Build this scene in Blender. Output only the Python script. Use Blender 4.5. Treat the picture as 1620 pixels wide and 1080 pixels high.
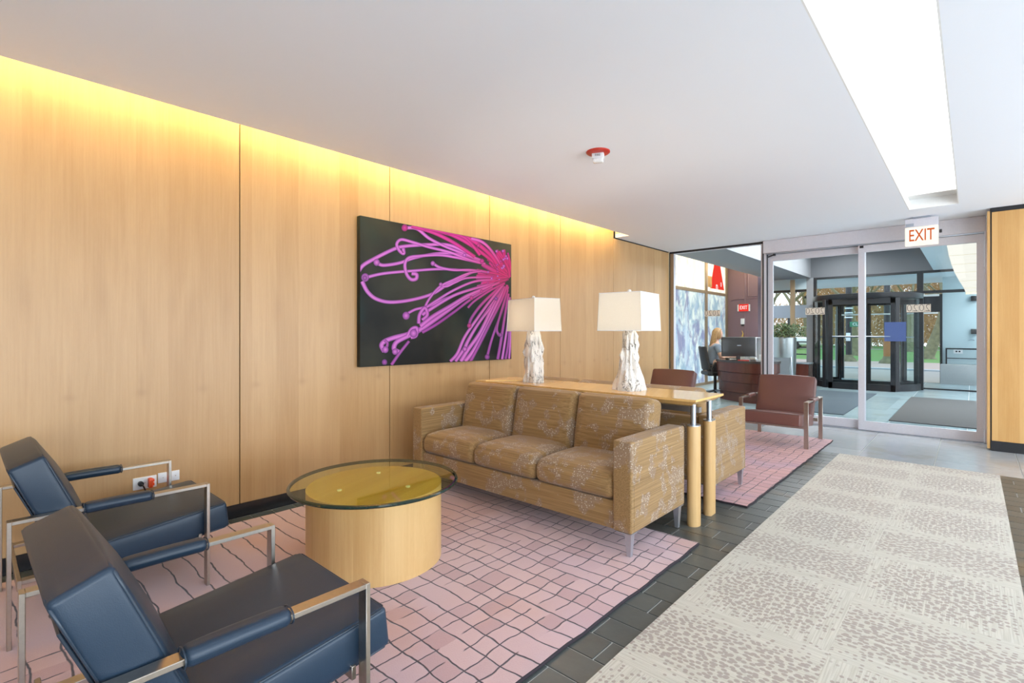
import bpy, bmesh, math, random
from mathutils import Vector, Matrix, noise as mnoise
R = math.radians
random.seed(7)
sc = bpy.context.scene
for o in list(bpy.data.objects): bpy.data.objects.remove(o)
COL = sc.collection

# ------------------------------------------------------------------ camera, world, light, exposure
cam = bpy.data.cameras.new('camera'); camo = bpy.data.objects.new('camera', cam); COL.objects.link(camo)
camo.location = (0, 0, 1.22); camo.rotation_euler = (R(90), 0, R(42.4))
cam.sensor_fit = 'HORIZONTAL'; cam.sensor_width = 36; cam.lens = 797/1620*36
cam.shift_y = -12.5/1620; cam.clip_start = .05; cam.clip_end = 400
sc.camera = camo
w = bpy.data.worlds.new('sky'); sc.world = w; w.use_nodes = True
wn = w.node_tree; wn.nodes.clear()
wo = wn.nodes.new('ShaderNodeOutputWorld'); wb = wn.nodes.new('ShaderNodeBackground')
wt = wn.nodes.new('ShaderNodeTexCoord'); ws = wn.nodes.new('ShaderNodeSeparateXYZ'); wr = wn.nodes.new('ShaderNodeValToRGB')
wn.links.new(wt.outputs['Generated'], ws.inputs[0]); wn.links.new(ws.outputs['Z'], wr.inputs[0])
wr.color_ramp.elements[0].position = 0.0; wr.color_ramp.elements[0].color = (.93, .95, .97, 1)
wr.color_ramp.elements[1].position = .6; wr.color_ramp.elements[1].color = (.55, .74, 1, 1)
wn.links.new(wr.outputs[0], wb.inputs[0]); wb.inputs[1].default_value = 2.0
wn.links.new(wb.outputs[0], wo.inputs[0])
sun = bpy.data.lights.new('sun', 'SUN'); sun.energy = 1.2; sun.angle = R(6); sun.color = (1, .95, .86)
suno = bpy.data.objects.new('sun', sun); COL.objects.link(suno); suno.rotation_euler = (R(48), 0, R(150))
sc.view_settings.view_transform = 'Standard'; sc.view_settings.look = 'None'
sc.view_settings.exposure = 0.38; sc.view_settings.gamma = 1.0; sc.view_settings.use_curve_mapping = False
def fill_light(name, loc, rot, sx, sy, power, col):
    l = bpy.data.lights.new(name, 'AREA'); l.shape = 'RECTANGLE'; l.size = sx; l.size_y = sy; l.energy = power; l.color = col
    o = bpy.data.objects.new(name, l); COL.objects.link(o); o.location = loc; o.rotation_euler = rot; return o
fill_light('window_fill', (3.6, 2.0, .9), (R(112), 0, R(90)), 10.0, 2.2, 330, (.76, .88, 1))  # area lamp added outside the right glazing, tilted up to lift the ceiling
TROUGH = 3.0      # lobby ceiling light
COVE = 33.0       # warm strip hidden above the ceiling edge
LAMP = 17.0

# ------------------------------------------------------------------ node helpers
def newmat(name):
    m = bpy.data.materials.new(name); m.use_nodes = True
    nt = m.node_tree; nt.nodes.clear()
    out = nt.nodes.new('ShaderNodeOutputMaterial')
    return m, nt, out
def nd(nt, typ, ins=None, **props):
    n = nt.nodes.new('ShaderNode'+typ)
    for k, v in props.items(): setattr(n, k, v)
    for k, v in (ins or {}).items():
        s = n.inputs[k]
        if isinstance(v, bpy.types.NodeSocket): nt.links.new(v, s)
        else: s.default_value = v
    return n
def c4(c): return (c[0], c[1], c[2], 1)
def srgb(r, g, b):
    f = lambda v: (v/255/12.92) if v/255 <= .04045 else ((v/255+.055)/1.055)**2.4
    return (f(r), f(g), f(b))
def mt(nt, op, a, b=0.0, c=0.0, clamp=False):
    n = nt.nodes.new('ShaderNodeMath'); n.operation = op; n.use_clamp = clamp
    for i, v in enumerate((a, b, c)):
        if isinstance(v, bpy.types.NodeSocket): nt.links.new(v, n.inputs[i])
        else: n.inputs[i].default_value = v
    return n.outputs[0]
def mix(nt, f, a, b, mode='MIX'):
    n = nt.nodes.new('ShaderNodeMix'); n.data_type = 'RGBA'; n.blend_type = mode
    for s, v in ((n.inputs[0], f), (n.inputs[6], a), (n.inputs[7], b)):
        if isinstance(v, bpy.types.NodeSocket): nt.links.new(v, s)
        else: s.default_value = v if s == n.inputs[0] else c4(v)
    return n.outputs[2]
def sstep(nt, x, lo, hi):
    n = nd(nt, 'MapRange', {0: x, 1: lo, 2: hi, 3: 0.0, 4: 1.0}, interpolation_type='SMOOTHSTEP'); return n.outputs[0]
def coords(nt, scale=(1, 1, 1), src='Object', loc=(0, 0, 0)):
    t = nd(nt, 'TexCoord')
    m = nd(nt, 'Mapping', {0: t.outputs[src], 1: loc, 3: scale}); return m.outputs[0]
def noise(nt, v, s=5, det=3, rough=.5, dist=0):
    return nd(nt, 'TexNoise', {'Vector': v, 'Scale': s, 'Detail': det, 'Roughness': rough, 'Distortion': dist}).outputs[0]
def sep(nt, v):
    n = nd(nt, 'SeparateXYZ', {0: v}); return n.outputs[0], n.outputs[1], n.outputs[2]
def comb(nt, x, y, z=0.0): return nd(nt, 'CombineXYZ', {0: x, 1: y, 2: z}).outputs[0]
def bsdf(nt, out, col, rough=.5, metal=0., bump=None, bs=.3, bd=.01, **kw):
    p = nd(nt, 'BsdfPrincipled', {'Roughness': rough, 'Metallic': metal, **kw})
    if isinstance(col, bpy.types.NodeSocket): nt.links.new(col, p.inputs['Base Color'])
    else: p.inputs['Base Color'].default_value = c4(col)
    if bump is not None:
        b = nd(nt, 'Bump', {'Height': bump, 'Strength': bs, 'Distance': bd}); nt.links.new(b.outputs[0], p.inputs['Normal'])
    nt.links.new(p.outputs[0], out.inputs[0]); return p
def plain(name, col, rough=.5, metal=0., var=.06, scale=30, bump=.0, **kw):
    m, nt, out = newmat(name); n = noise(nt, coords(nt), scale)
    d = tuple(max(0, c*(1-var*2)) for c in col); l = tuple(min(1, c*(1+var*2)) for c in col)
    bsdf(nt, out, mix(nt, n, d, l), rough, metal, n if bump else None, bump, .004, **kw); return m
def emit(name, col, s, var=0.04, scale=2.):
    m, nt, out = newmat(name); n = noise(nt, coords(nt), scale)
    e = nd(nt, 'Emission', {'Color': mix(nt, n, tuple(c*(1-var) for c in col), col), 'Strength': s})
    nt.links.new(e.outputs[0], out.inputs[0]); return m
def glassmat(name, tint=(.96, .98, .98), refl=1.0, rough=0.0, dirt=0.0):
    m, nt, out = newmat(name)
    t = nd(nt, 'BsdfTransparent', {0: c4(tint)}); g = nd(nt, 'BsdfGlossy', {'Roughness': rough, 'Color': (1, 1, 1, 1)})
    f = nd(nt, 'Fresnel', {0: 1.45}); k = mt(nt, 'MULTIPLY', f.outputs[0], refl)
    n = noise(nt, coords(nt), 2); k = mt(nt, 'ADD', k, mt(nt, 'MULTIPLY', n, dirt)); k = mt(nt, 'MULTIPLY', k, mt(nt, 'SUBTRACT', 1., nd(nt, 'NewGeometry').outputs['Backfacing']))
    x = nd(nt, 'MixShader', {0: k, 1: t.outputs[0], 2: g.outputs[0]}); nt.links.new(x.outputs[0], out.inputs[0]); return m
def veneer(name, c1, c2, knots=False, ax='y', rough=.38, leaf=.16, offs=0.0):
    """vertical grain maple; the sheet runs along `ax` and up z"""
    m, nt, out = newmat(name); v = coords(nt); x, y, z = sep(nt, v)
    a = y if ax == 'y' else x
    a2 = mt(nt, 'ADD', a, mt(nt, 'MULTIPLY', y if ax != 'y' else x, .37))
    idx = mt(nt, 'FLOOR', mt(nt, 'DIVIDE', mt(nt, 'ADD', a2, offs), leaf))
    wnz = nd(nt, 'TexWhiteNoise', {'W': idx}, noise_dimensions='1D').outputs[0]
    info = nd(nt, 'ObjectInfo').outputs['Random']
    g1 = noise(nt, comb(nt, mt(nt, 'MULTIPLY', a2, 90.), mt(nt, 'MULTIPLY', z, 2.2), info), 1, 4, .6)
    g2 = noise(nt, comb(nt, mt(nt, 'MULTIPLY', a2, 7.), mt(nt, 'MULTIPLY', z, 1.0), wnz), 1, 3, .55, .8)
    g3 = noise(nt, comb(nt, mt(nt, 'MULTIPLY', a2, 400.), mt(nt, 'MULTIPLY', z, 30), 0.), 1, 1)
    f = mt(nt, 'ADD', mt(nt, 'MULTIPLY', g1, .35), mt(nt, 'MULTIPLY', g2, .45))
    f = mt(nt, 'ADD', f, mt(nt, 'MULTIPLY', wnz, .22)); f = mt(nt, 'ADD', f, mt(nt, 'MULTIPLY', g3, .1))
    col = mix(nt, sstep(nt, f, .25, .85), c1, c2)
    if knots:
        for z0, sp, off, sy, sz, k in ((.872, .32, .077, .030, .022, .22), (1.40, .32, .225, .03, .10, .14), (.925, .32, .077, .010, .07, .16)):
            u = mt(nt, 'PINGPONG', mt(nt, 'ADD', a, -off+sp*20), sp/2)   # 0 at knot centre
            dz = mt(nt, 'SUBTRACT', z, z0)
            q = mt(nt, 'ADD', mt(nt, 'POWER', mt(nt, 'DIVIDE', u, sy), 2.), mt(nt, 'POWER', mt(nt, 'ABSOLUTE', mt(nt, 'DIVIDE', dz, sz)), 2.))
            e = mt(nt, 'POWER', 2.718, mt(nt, 'MULTIPLY', q, -1.))
            e = mt(nt, 'MULTIPLY', mt(nt, 'MULTIPLY', e, k), mt(nt, 'ADD', mt(nt, 'MULTIPLY', g1, 1.2), .3))
            col = mix(nt, e, col, (c1[0]*.55, c1[1]*.45, c1[2]*.35))
    bsdf(nt, out, col, rough, 0, g1, .03, .002); return m

# ------------------------------------------------------------------ materials
MAPLE_L, MAPLE_D = srgb(197, 159, 111), srgb(176, 136, 88)
M = {}
M['panel'] = veneer('maple_panel', MAPLE_D, MAPLE_L, True, 'y')
M['panel_x'] = veneer('honey_panel', srgb(198, 148, 84), srgb(220, 175, 112), False, 'x')
M['maple'] = veneer('maple_curved', srgb(186, 144, 88), srgb(212, 176, 122), False, 'x', .35, .13)
M['maple_top'] = veneer('maple_top', srgb(214, 166, 98), srgb(232, 190, 124), False, 'x', .12, .3)
M['ceiling'] = plain('ceiling_paint', srgb(242, 246, 252), .9, 0, .004, 1.2)
M['white'] = plain('white_paint', (.82, .82, .80), .6, 0, .02)
M['black'] = plain('black_vinyl', (.012, .012, .014), .45)
M['black_gloss'] = plain('black_gloss', (.02, .02, .022), .2)
M['dark_bronze'] = plain('dark_bronze', (.018, .02, .024), .35, .3)
M['alu'] = plain('pale_aluminium', srgb(214, 212, 218), .42, .2, .03, 60)
M['bronze_alu'] = plain('bronze_aluminium', srgb(160, 140, 116), .4, .5, .04, 60)
M['steel'] = plain('satin_nickel', (.52, .47, .41), .28, 1., .06, 80)
M['steel_side'] = M['steel']
M['chrome'] = plain('brushed_steel', (.42, .46, .52), .3, .9, .04, 60)
M['legmetal'] = plain('satin_leg', (.55, .57, .62), .35, .85, .04, 60)
M['glass'] = glassmat('pane_glass', (.955, .975, .98), .55)
M['glass_dark'] = glassmat('drum_glass', (.93, .975, .975), .35)
M['grout'] = plain('grout', srgb(176, 178, 176), .8, 0, .1, 60)
M['hood'] = plain('grey_bulkhead', srgb(150, 152, 156), .7, 0, .02, 3)
M['darkhood'] = plain('dark_bulkhead', srgb(112, 114, 118), .7, 0, .02, 3)
M['paleblue'] = plain('pale_blue_wall', srgb(178, 198, 204), .7, 0, .02, 3)
M['paleceil'] = plain('pale_blue_ceiling', srgb(196, 216, 224), .8, 0, .02, 3)
M['cream'] = plain('cream_plaster', srgb(238, 226, 196), .8, 0, .02, 3)
M['purple'] = plain('plum_paint', srgb(120, 98, 108), .6, 0, .03, 4)
M['concrete'] = plain('grey_concrete', srgb(170, 172, 172), .7, 0, .1, 60, .2)
M['mat_dark'] = plain('charcoal_mat', srgb(84, 84, 84), .95, 0, .2, 90, .3)
M['mat_blue'] = plain('slate_blue_mat', srgb(74, 86, 94), .95, 0, .2, 90, .3)
M['deskwood'] = veneer('mahogany', srgb(74, 34, 28), srgb(112, 56, 42), False, 'x', .25, .4)
M['granite'] = plain('dark_granite', (.05, .04, .04), .15, 0, .4, 200)
M['red'] = plain('red_plastic', srgb(190, 52, 40), .35)
M['orange'] = plain('orange_plastic', srgb(232, 84, 36), .35)
M['silver'] = plain('silver_sheet', (.6, .64, .64), .28, .9, .05, 5)
M['grass'] = plain('lawn', srgb(92, 128, 52), .9, 0, .18, 3)
M['asphalt'] = plain('pale_road', srgb(146, 136, 124), .9, 0, .08, 1.5)
M['sidewalk'] = plain('pink_sidewalk', srgb(172, 146, 130), .9, 0, .06, 1.5)
M['bark'] = plain('bark', srgb(120, 112, 84), .95, 0, .35, 6, .5)
M['twig'] = plain('twig', srgb(182, 142, 92), .9, 0, .3, 4)
M['leaf'] = plain('leaf_green', srgb(62, 84, 46), .6, 0, .3, 20)
M['skin'] = plain('skin', srgb(214, 168, 146), .55, 0, .03)
M['hair'] = plain('blonde_hair', srgb(170, 132, 88), .5, 0, .35, 60)
M['shirt'] = plain('grey_shirt', srgb(138, 150, 166), .85)
M['trousers'] = plain('dark_trousers', srgb(44, 44, 52), .85)
M['gold'] = plain('brass', srgb(206, 170, 84), .3, .9)
M['paper'] = plain('paper', srgb(226, 228, 230), .8)
M['screen'] = plain('monitor_shell', (.022, .02, .02), .3)
M['greyfab'] = plain('grey_sling', srgb(92, 100, 106), .8)
M['trough'] = emit('diffuser', (.95, .98, 1), TROUGH, .05, 1.2)
M['trough2'] = emit('diffuser_vestibule', (1, .96, .86), .85, .12, 6); M['fill_panel'] = emit('fill_diffuser', (.96, .985, 1), 11.0, .05, 2)  # last one serves only the added, unseen light panels
M['cove'] = emit('warm_strip', (1, .87, .50), COVE)
M['coveglow'] = emit('warm_strip_small', (1, .84, .56), 30.)
M['bulb'] = emit('bulb', (1, .92, .78), LAMP*8)
M['exitlit'] = emit('exit_panel', (1, .90, .74), 1.15, .25, 8)
M['exitred'] = emit('exit_letters', srgb(214, 96, 44), .8, .2, 20)
M['redlit'] = emit('red_sign_panel', srgb(238, 58, 48), .9)
M['whitelit'] = emit('white_letters', (1, .95, .92), 1.0)
M['wallwhite'] = plain('wall_white', (.7, .7, .7), .8)
M['clearplastic'] = plain('clear_lens', (.85, .85, .82), .1, 0, .1, 100)
M['cord'] = plain('pale_cord', srgb(238, 214, 150), .5)
M['digits'] = plain('beige_vinyl', srgb(226, 216, 200), .6)
M['digitdark'] = plain('dark_vinyl', srgb(70, 62, 56), .6)

def leather(name, c, rough=.36):
    m, nt, out = newmat(name); v = coords(nt)
    vo = nd(nt, 'TexVoronoi', {'Vector': v, 'Scale': 380.}).outputs[0]
    n = noise(nt, v, 7, 3); n2 = noise(nt, v, 2.2, 2)
    h = mt(nt, 'ADD', mt(nt, 'MULTIPLY', vo, .12), mt(nt, 'MULTIPLY', n, .8))
    col = mix(nt, n2, tuple(q*.8 for q in c), tuple(min(1, q*1.2) for q in c))
    bsdf(nt, out, col, rough, 0, h, .12, .01, **{'Specular IOR Level': .42}); return m
M['navy'] = leather('navy_leather', (.015, .032, .056), .37)
M['brown'] = leather('brown_leather', srgb(110, 73, 66), .34)
M['piping_n'] = plain('navy_piping', (.02, .035, .055), .35)
M['piping_b'] = plain('brown_piping', srgb(84, 56, 52), .4)

def fabric(name, ax):
    m, nt, out = newmat(name); v = coords(nt)
    info = nd(nt, 'ObjectInfo').outputs['Random']
    x, y, z = sep(nt, v)
    a, b = (x, y) if ax == 'x' else (y, x)
    st = noise(nt, comb(nt, mt(nt, 'MULTIPLY', a, 2.2), mt(nt, 'MULTIPLY', b, 150.), mt(nt, 'MULTIPLY', z, 210.)), 1, 2, .6)
    st2 = noise(nt, comb(nt, mt(nt, 'MULTIPLY', a, 6.), mt(nt, 'MULTIPLY', b, 260.), mt(nt, 'MULTIPLY', z, 330.)), 1, 1)
    col = mix(nt, sstep(nt, st, .25, .75), srgb(130, 98, 54), srgb(168, 134, 86))
    col = mix(nt, mt(nt, 'MULTIPLY', st2, .35), col, srgb(96, 74, 40))
    vv = comb(nt, mt(nt, 'ADD', x, mt(nt, 'MULTIPLY', info, 3.1)), y, z)
    cl = sstep(nt, noise(nt, vv, 7.5, 2.5, .6), .51, .56)
    vor = nd(nt, 'TexVoronoi', {'Vector': v, 'Scale': 104.}); d = vor.outputs['Distance']
    dot = sstep(nt, d, .36, .26)
    _, _, bcol = sep(nt, vor.outputs['Color'])
    keep = sstep(nt, bcol, .35, .45)
    col = mix(nt, mt(nt, 'MULTIPLY', cl, .42), col, srgb(140, 122, 112))
    col = mix(nt, mt(nt, 'MULTIPLY', mt(nt, 'MULTIPLY', cl, dot), mt(nt, 'MULTIPLY', keep, .85)), col, srgb(206, 196, 176))
    bsdf(nt, out, col, .8, 0, st, .15, .003, **{'Sheen Weight': .15}); return m
M['fab'] = fabric('tweed_along_x', 'x'); M['fab_arm'] = fabric('tweed_along_y', 'y')

def rugmat(name, base, alt, wide, lo, hot, xcut, line=.020):
    m, nt, out = newmat(name); v = coords(nt); x, y, z = sep(nt, v)
    dn = noise(nt, v, 9, 2); dn2 = noise(nt, coords(nt, (1, 1, 1), 'Object', (5, 3, 0)), 9, 2)
    dn3 = noise(nt, v, 2.3, 1)
    yy = mt(nt, 'ADD', y, mt(nt, 'ADD', mt(nt, 'MULTIPLY', dn, .030), mt(nt, 'MULTIPLY', dn3, .05)))
    xx = mt(nt, 'ADD', x, mt(nt, 'ADD', mt(nt, 'MULTIPLY', dn2, .030), mt(nt, 'MULTIPLY', dn3, .05)))
    def lines(c, p, k):
        t = mt(nt, 'DIVIDE', c, p); i = mt(nt, 'FLOOR', t)
        j = nd(nt, 'TexWhiteNoise', {'W': mt(nt, 'ADD', i, k)}, noise_dimensions='1D').outputs[0]
        fr = mt(nt, 'SUBTRACT', t, i)
        ctr = mt(nt, 'ADD', mt(nt, 'MULTIPLY', j, .36), .32)
        dd = mt(nt, 'ABSOLUTE', mt(nt, 'SUBTRACT', fr, ctr))
        wv = mt(nt, 'ADD', line, mt(nt, 'MULTIPLY', noise(nt, v, 22, 1), line))
        return sstep(nt, mt(nt, 'SUBTRACT', dd, wv), .02, -.012), mt(nt, 'FLOOR', mt(nt, 'ADD', t, mt(nt, 'SUBTRACT', 1., ctr)))
    ly, iy = lines(yy, .104, 3.); lx, ix = lines(xx, .088, 77.)
    gate = sstep(nt, mt(nt, 'ADD', x, mt(nt, 'MULTIPLY', dn3, .3)), xcut-.05, xcut+.05)
    brk = sstep(nt, noise(nt, v, 5, 1), .38, .44)
    lx = mt(nt, 'MULTIPLY', lx, gate)
    li = mt(nt, 'MAXIMUM', mt(nt, 'MULTIPLY', ly, wide), mt(nt, 'MULTIPLY', lx, brk))
    cell = nd(nt, 'TexWhiteNoise', {'Vector': comb(nt, ix, iy)}, noise_dimensions='2D').outputs[0]
    big = sstep(nt, noise(nt, v, 1.6, 3), .35, .68)
    col = mix(nt, big, base, alt)
    col = mix(nt, mt(nt, 'MULTIPLY', sstep(nt, cell, .5, 1.), mt(nt, 'MULTIPLY', gate, .55)), col, lo)
    hotm = sstep(nt, noise(nt, coords(nt, (1, 1, 1), 'Object', (2, 9, 0)), 1.4, 2), .50, .66)
    col = mix(nt, mt(nt, 'MULTIPLY', hotm, .6), col, hot)
    pile = noise(nt, v, 260, 2)
    col = mix(nt, mt(nt, 'MULTIPLY', pile, .3), col, tuple(q*.7 for q in base))
    col = mix(nt, li, col, srgb(52, 34, 44))
    h = mt(nt, 'SUBTRACT', mt(nt, 'MULTIPLY', pile, .4), mt(nt, 'MULTIPLY', li, 1.))
    bsdf(nt, out, col, .95, 0, h, .6, .006, **{'Sheen Weight': .35}); return m
M['rug'] = rugmat('plum_grid_rug', srgb(202, 168, 166), srgb(196, 166, 174), 1., srgb(160, 118, 120), srgb(196, 148, 130), -.15)
M['rug2'] = rugmat('rose_grid_rug', srgb(192, 132, 126), srgb(182, 128, 134), .85, srgb(158, 98, 96), srgb(150, 116, 148), -9)
M['rugedge'] = plain('rug_binding', srgb(44, 36, 42), .9)

def carpet(name, band):
    m, nt, out = newmat(name); v = coords(nt); x, y, z = sep(nt, v)
    info = nd(nt, 'ObjectInfo').outputs['Random']
    if band:
        e = mt(nt, 'ADD', mt(nt, 'POWER', mt(nt, 'ABSOLUTE', mt(nt, 'DIVIDE', y, .19)), 2.2), mt(nt, 'POWER', mt(nt, 'ABSOLUTE', mt(nt, 'DIVIDE', x, .37)), 6.))
        la, lb = y, x
    else:
        e = mt(nt, 'ADD', mt(nt, 'POWER', mt(nt, 'ABSOLUTE', mt(nt, 'DIVIDE', x, .24)), 2.4), mt(nt, 'POWER', mt(nt, 'ABSOLUTE', mt(nt, 'DIVIDE', y, .27)), 2.8))
        la, lb = x, y
    dens = sstep(nt, e, 1.9, .1)
    off = comb(nt, mt(nt, 'ADD', x, mt(nt, 'MULTIPLY', info, 5.)), mt(nt, 'ADD', y, mt(nt, 'MULTIPLY', info, 3.)))
    vor = nd(nt, 'TexVoronoi', {'Vector': nd(nt, 'Mapping', {0: off, 3: ((1, 1.25, 1) if band else (1.1, 1, 1))}).outputs[0], 'Scale': 40., 'Randomness': .8}, voronoi_dimensions='2D')
    d = vor.outputs['Distance']; r, g, b = sep(nt, vor.outputs['Color'])
    rad = mt(nt, 'ADD', .27, mt(nt, 'MULTIPLY', dens, .15))
    dot = sstep(nt, mt(nt, 'SUBTRACT', d, rad), .05, -.05)
    on = sstep(nt, mt(nt, 'ADD', r, mt(nt, 'MULTIPLY', dens, 1.)), .80, .84)
    dot = mt(nt, 'MULTIPLY', dot, on)
    pin = noise(nt, comb(nt, mt(nt, 'MULTIPLY', la, 190.), mt(nt, 'MULTIPLY', lb, 5.)), 1, 1)
    yarn = noise(nt, v, 300, 2)
    col = mix(nt, sstep(nt, pin, .35, .65), srgb(178, 173, 158), srgb(198, 193, 180))
    col = mix(nt, mt(nt, 'MULTIPLY', yarn, .35), col, srgb(170, 160, 142))
    col = mix(nt, mt(nt, 'MULTIPLY', dot, .85), col, srgb(148, 134, 124))
    bsdf(nt, out, col, .95, 0, mt(nt, 'ADD', yarn, mt(nt, 'MULTIPLY', pin, .5)), .35, .004, **{'Sheen Weight': .2}); return m
M['carpet_sq'] = carpet('carpet_tile_square', False); M['carpet_band'] = carpet('carpet_tile_band', True)

def slate(name, a, b, rust, rough=.33):
    m, nt, out = newmat(name)
    p = nd(nt, 'NewGeometry').outputs['Position']; info = nd(nt, 'ObjectInfo').outputs['Random']
    n = noise(nt, p, 11, 4, .6); nb = noise(nt, p, 2.1, 2)
    col = mix(nt, n, a, b); col = mix(nt, mt(nt, 'MULTIPLY', info, .35), col, tuple(q*1.5 for q in b))
    col = mix(nt, mt(nt, 'MULTIPLY', sstep(nt, nb, .56, .70), .55), col, rust)
    bsdf(nt, out, col, rough, 0, noise(nt, p, 16, 5, .6), .25, .004); return m
M['slate'] = slate('slate', srgb(58, 62, 61), srgb(84, 89, 87), srgb(110, 92, 66))
M['bigtile'] = slate('grey_porcelain', srgb(150, 154, 158), srgb(174, 178, 180), srgb(160, 156, 150), .18)
M['vtile'] = slate('blue_grey_porcelain', srgb(128, 148, 156), srgb(158, 176, 180), srgb(140, 154, 158), .2)

def driftwood():
    m, nt, out = newmat('whitewashed_driftwood'); v = coords(nt); x, y, z = sep(nt, v)
    s = noise(nt, comb(nt, mt(nt, 'MULTIPLY', x, 22.), mt(nt, 'MULTIPLY', y, 22.), mt(nt, 'MULTIPLY', z, 6.)), 1, 4, .65, 1.2)
    cr = sstep(nt, mt(nt, 'ABSOLUTE', mt(nt, 'SUBTRACT', s, .52)), .024, .004)
    cr = mt(nt, 'MULTIPLY', cr, sstep(nt, noise(nt, v, 11, 2), .46, .54))
    n = noise(nt, v, 30, 3)
    col = mix(nt, n, srgb(236, 232, 224), srgb(222, 216, 208)); col = mix(nt, mt(nt, 'MULTIPLY', cr, .85), col, srgb(70, 62, 62))
    bsdf(nt, out, col, .8, 0, mt(nt, 'SUBTRACT', mt(nt, 'ADD', n, s), cr), .8, .012); return m
M['drift'] = driftwood()
def shade():
    m, nt, out = newmat('linen_shade'); v = coords(nt); n = noise(nt, v, 200, 1)
    col = mix(nt, n, (.86, .82, .74), (.92, .89, .82))
    d = nd(nt, 'BsdfDiffuse', {0: col}); t = nd(nt, 'BsdfTranslucent', {0: col})
    x = nd(nt, 'MixShader', {0: .4, 1: d.outputs[0], 2: t.outputs[0]}); nt.links.new(x.outputs[0], out.inputs[0]); return m
M['shade'] = shade()
def tabletop_glass():
    m, nt, out = newmat('green_tinted_glass'); n = noise(nt, coords(nt), 3)
    t = nd(nt, 'BsdfTransparent', {0: mix(nt, n, (.955, .975, .70), (.96, .98, .73))}); g = nd(nt, 'BsdfGlossy', {'Roughness': .02})
    f = nd(nt, 'Fresnel', {0: 1.5}); k = mt(nt, 'MULTIPLY', mt(nt, 'MULTIPLY', f.outputs[0], .9), mt(nt, 'SUBTRACT', 1., nd(nt, 'NewGeometry').outputs['Backfacing']))
    x = nd(nt, 'MixShader', {0: k, 1: t.outputs[0], 2: g.outputs[0]}); nt.links.new(x.outputs[0], out.inputs[0]); return m
M['tglass'] = tabletop_glass(); M['trim_glass'] = plain('glass_edge', (.004, .022, .015), .06)
def filmmat(name, warm):
    m, nt, out = newmat(name); p = coords(nt); x, y, z = sep(nt, p)
    n = noise(nt, comb(nt, 0., mt(nt, 'MULTIPLY', y, 1.6), z), 3.0, 4, .6, .4); n2 = noise(nt, comb(nt, 4., mt(nt, 'MULTIPLY', y, 2.), z), 1.3, 3)
    n3 = noise(nt, comb(nt, 4., mt(nt, 'MULTIPLY', y, 1.3), mt(nt, 'MULTIPLY', z, .8)), 2.4, 5, .62, .6)
    if warm: col = mix(nt, sstep(nt, n, .4, .62), srgb(222, 224, 206), srgb(240, 238, 232)); col = mix(nt, mt(nt, 'MULTIPLY', sstep(nt, n3, .52, .66), .55), col, srgb(160, 140, 156))
    else:
        col = mix(nt, sstep(nt, n, .38, .62), srgb(150, 176, 196), srgb(216, 226, 224))
        col = mix(nt, mt(nt, 'MULTIPLY', sstep(nt, n2, .50, .64), .6), col, srgb(170, 190, 214))
        col = mix(nt, mt(nt, 'MULTIPLY', sstep(nt, n3, .50, .64), .7), col, srgb(118, 114, 156))
    e = nd(nt, 'Emission', {0: col, 1: .55 if warm else .42}); d = nd(nt, 'BsdfDiffuse', {0: col})  # emission stands in for outdoor light coming through the film
    a = nd(nt, 'AddShader', {0: e.outputs[0], 1: nd(nt, 'MixShader', {0: .7, 1: nd(nt, 'BsdfTransparent', {0: (0, 0, 0, 1)}).outputs[0], 2: d.outputs[0]}).outputs[0]})
    nt.links.new(a.outputs[0], out.inputs[0]); return m
M['film_w'] = filmmat('window_film_warm', True); M['film_c'] = filmmat('window_film_cool', False)
def canvasmat():
    m, nt, out = newmat('printed_canvas'); v = coords(nt)
    n = noise(nt, v, 1.5, 3); col = mix(nt, sstep(nt, n, .35, .7), srgb(24, 25, 24), srgb(56, 56, 46))
    n2 = noise(nt, coords(nt, loc=(3, 1, 2)), 1.9, 2); col = mix(nt, mt(nt, 'MULTIPLY', sstep(nt, n2, .5, .7), .5), col, srgb(30, 52, 48))
    bsdf(nt, out, col, .62, 0, noise(nt, v, 400, 1), .1, .001, **{'Specular IOR Level': .25}); return m
M['canvas'] = canvasmat()
def vcolmat(name, rough=.4):
    m, nt, out = newmat(name); a = nd(nt, 'VertexColor', layer_name='Col'); n = noise(nt, coords(nt), 300, 1)
    bsdf(nt, out, mix(nt, mt(nt, 'MULTIPLY', n, .1), a.outputs[0], (.1, .0, .1)), rough); return m
M['print'] = vcolmat('printed_flower')

# ------------------------------------------------------------------ mesh helpers
def tag(o, label=None, cat=None, group=None, kind=None):
    if label: o['label'] = label
    if cat: o['category'] = cat
    if group: o['group'] = group
    if kind: o['kind'] = kind
    return o
def mk(name, bm, m, parent=None, smooth=None, loc=None, rot=None):
    me = bpy.data.meshes.new(name)
    bmesh.ops.recalc_face_normals(bm, faces=bm.faces[:])
    bm.to_mesh(me); bm.free()
    for k in (m if isinstance(m, (list, tuple)) else [m]): me.materials.append(k)
    if smooth is not None:
        me.polygons.foreach_set('use_smooth', [True]*len(me.polygons))
        me.set_sharp_from_angle(angle=R(smooth))
    o = bpy.data.objects.new(name, me); COL.objects.link(o)
    if loc: o.location = loc
    if rot: o.rotation_euler = rot
    if parent: o.parent = parent
    return o
def empty(name, loc=(0, 0, 0), rz=0, label=None, cat=None, group=None):
    o = bpy.data.objects.new(name, None); COL.objects.link(o); o.location = loc; o.rotation_euler = (0, 0, rz)
    o.empty_display_size = .1
    return tag(o, label, cat, group)
def copy_tree(o, parent=None):
    c = o.copy(); COL.objects.link(c)
    if parent: c.parent = parent
    for ch in o.children: copy_tree(ch, c)
    return c
def B(): return bmesh.new()
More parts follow.
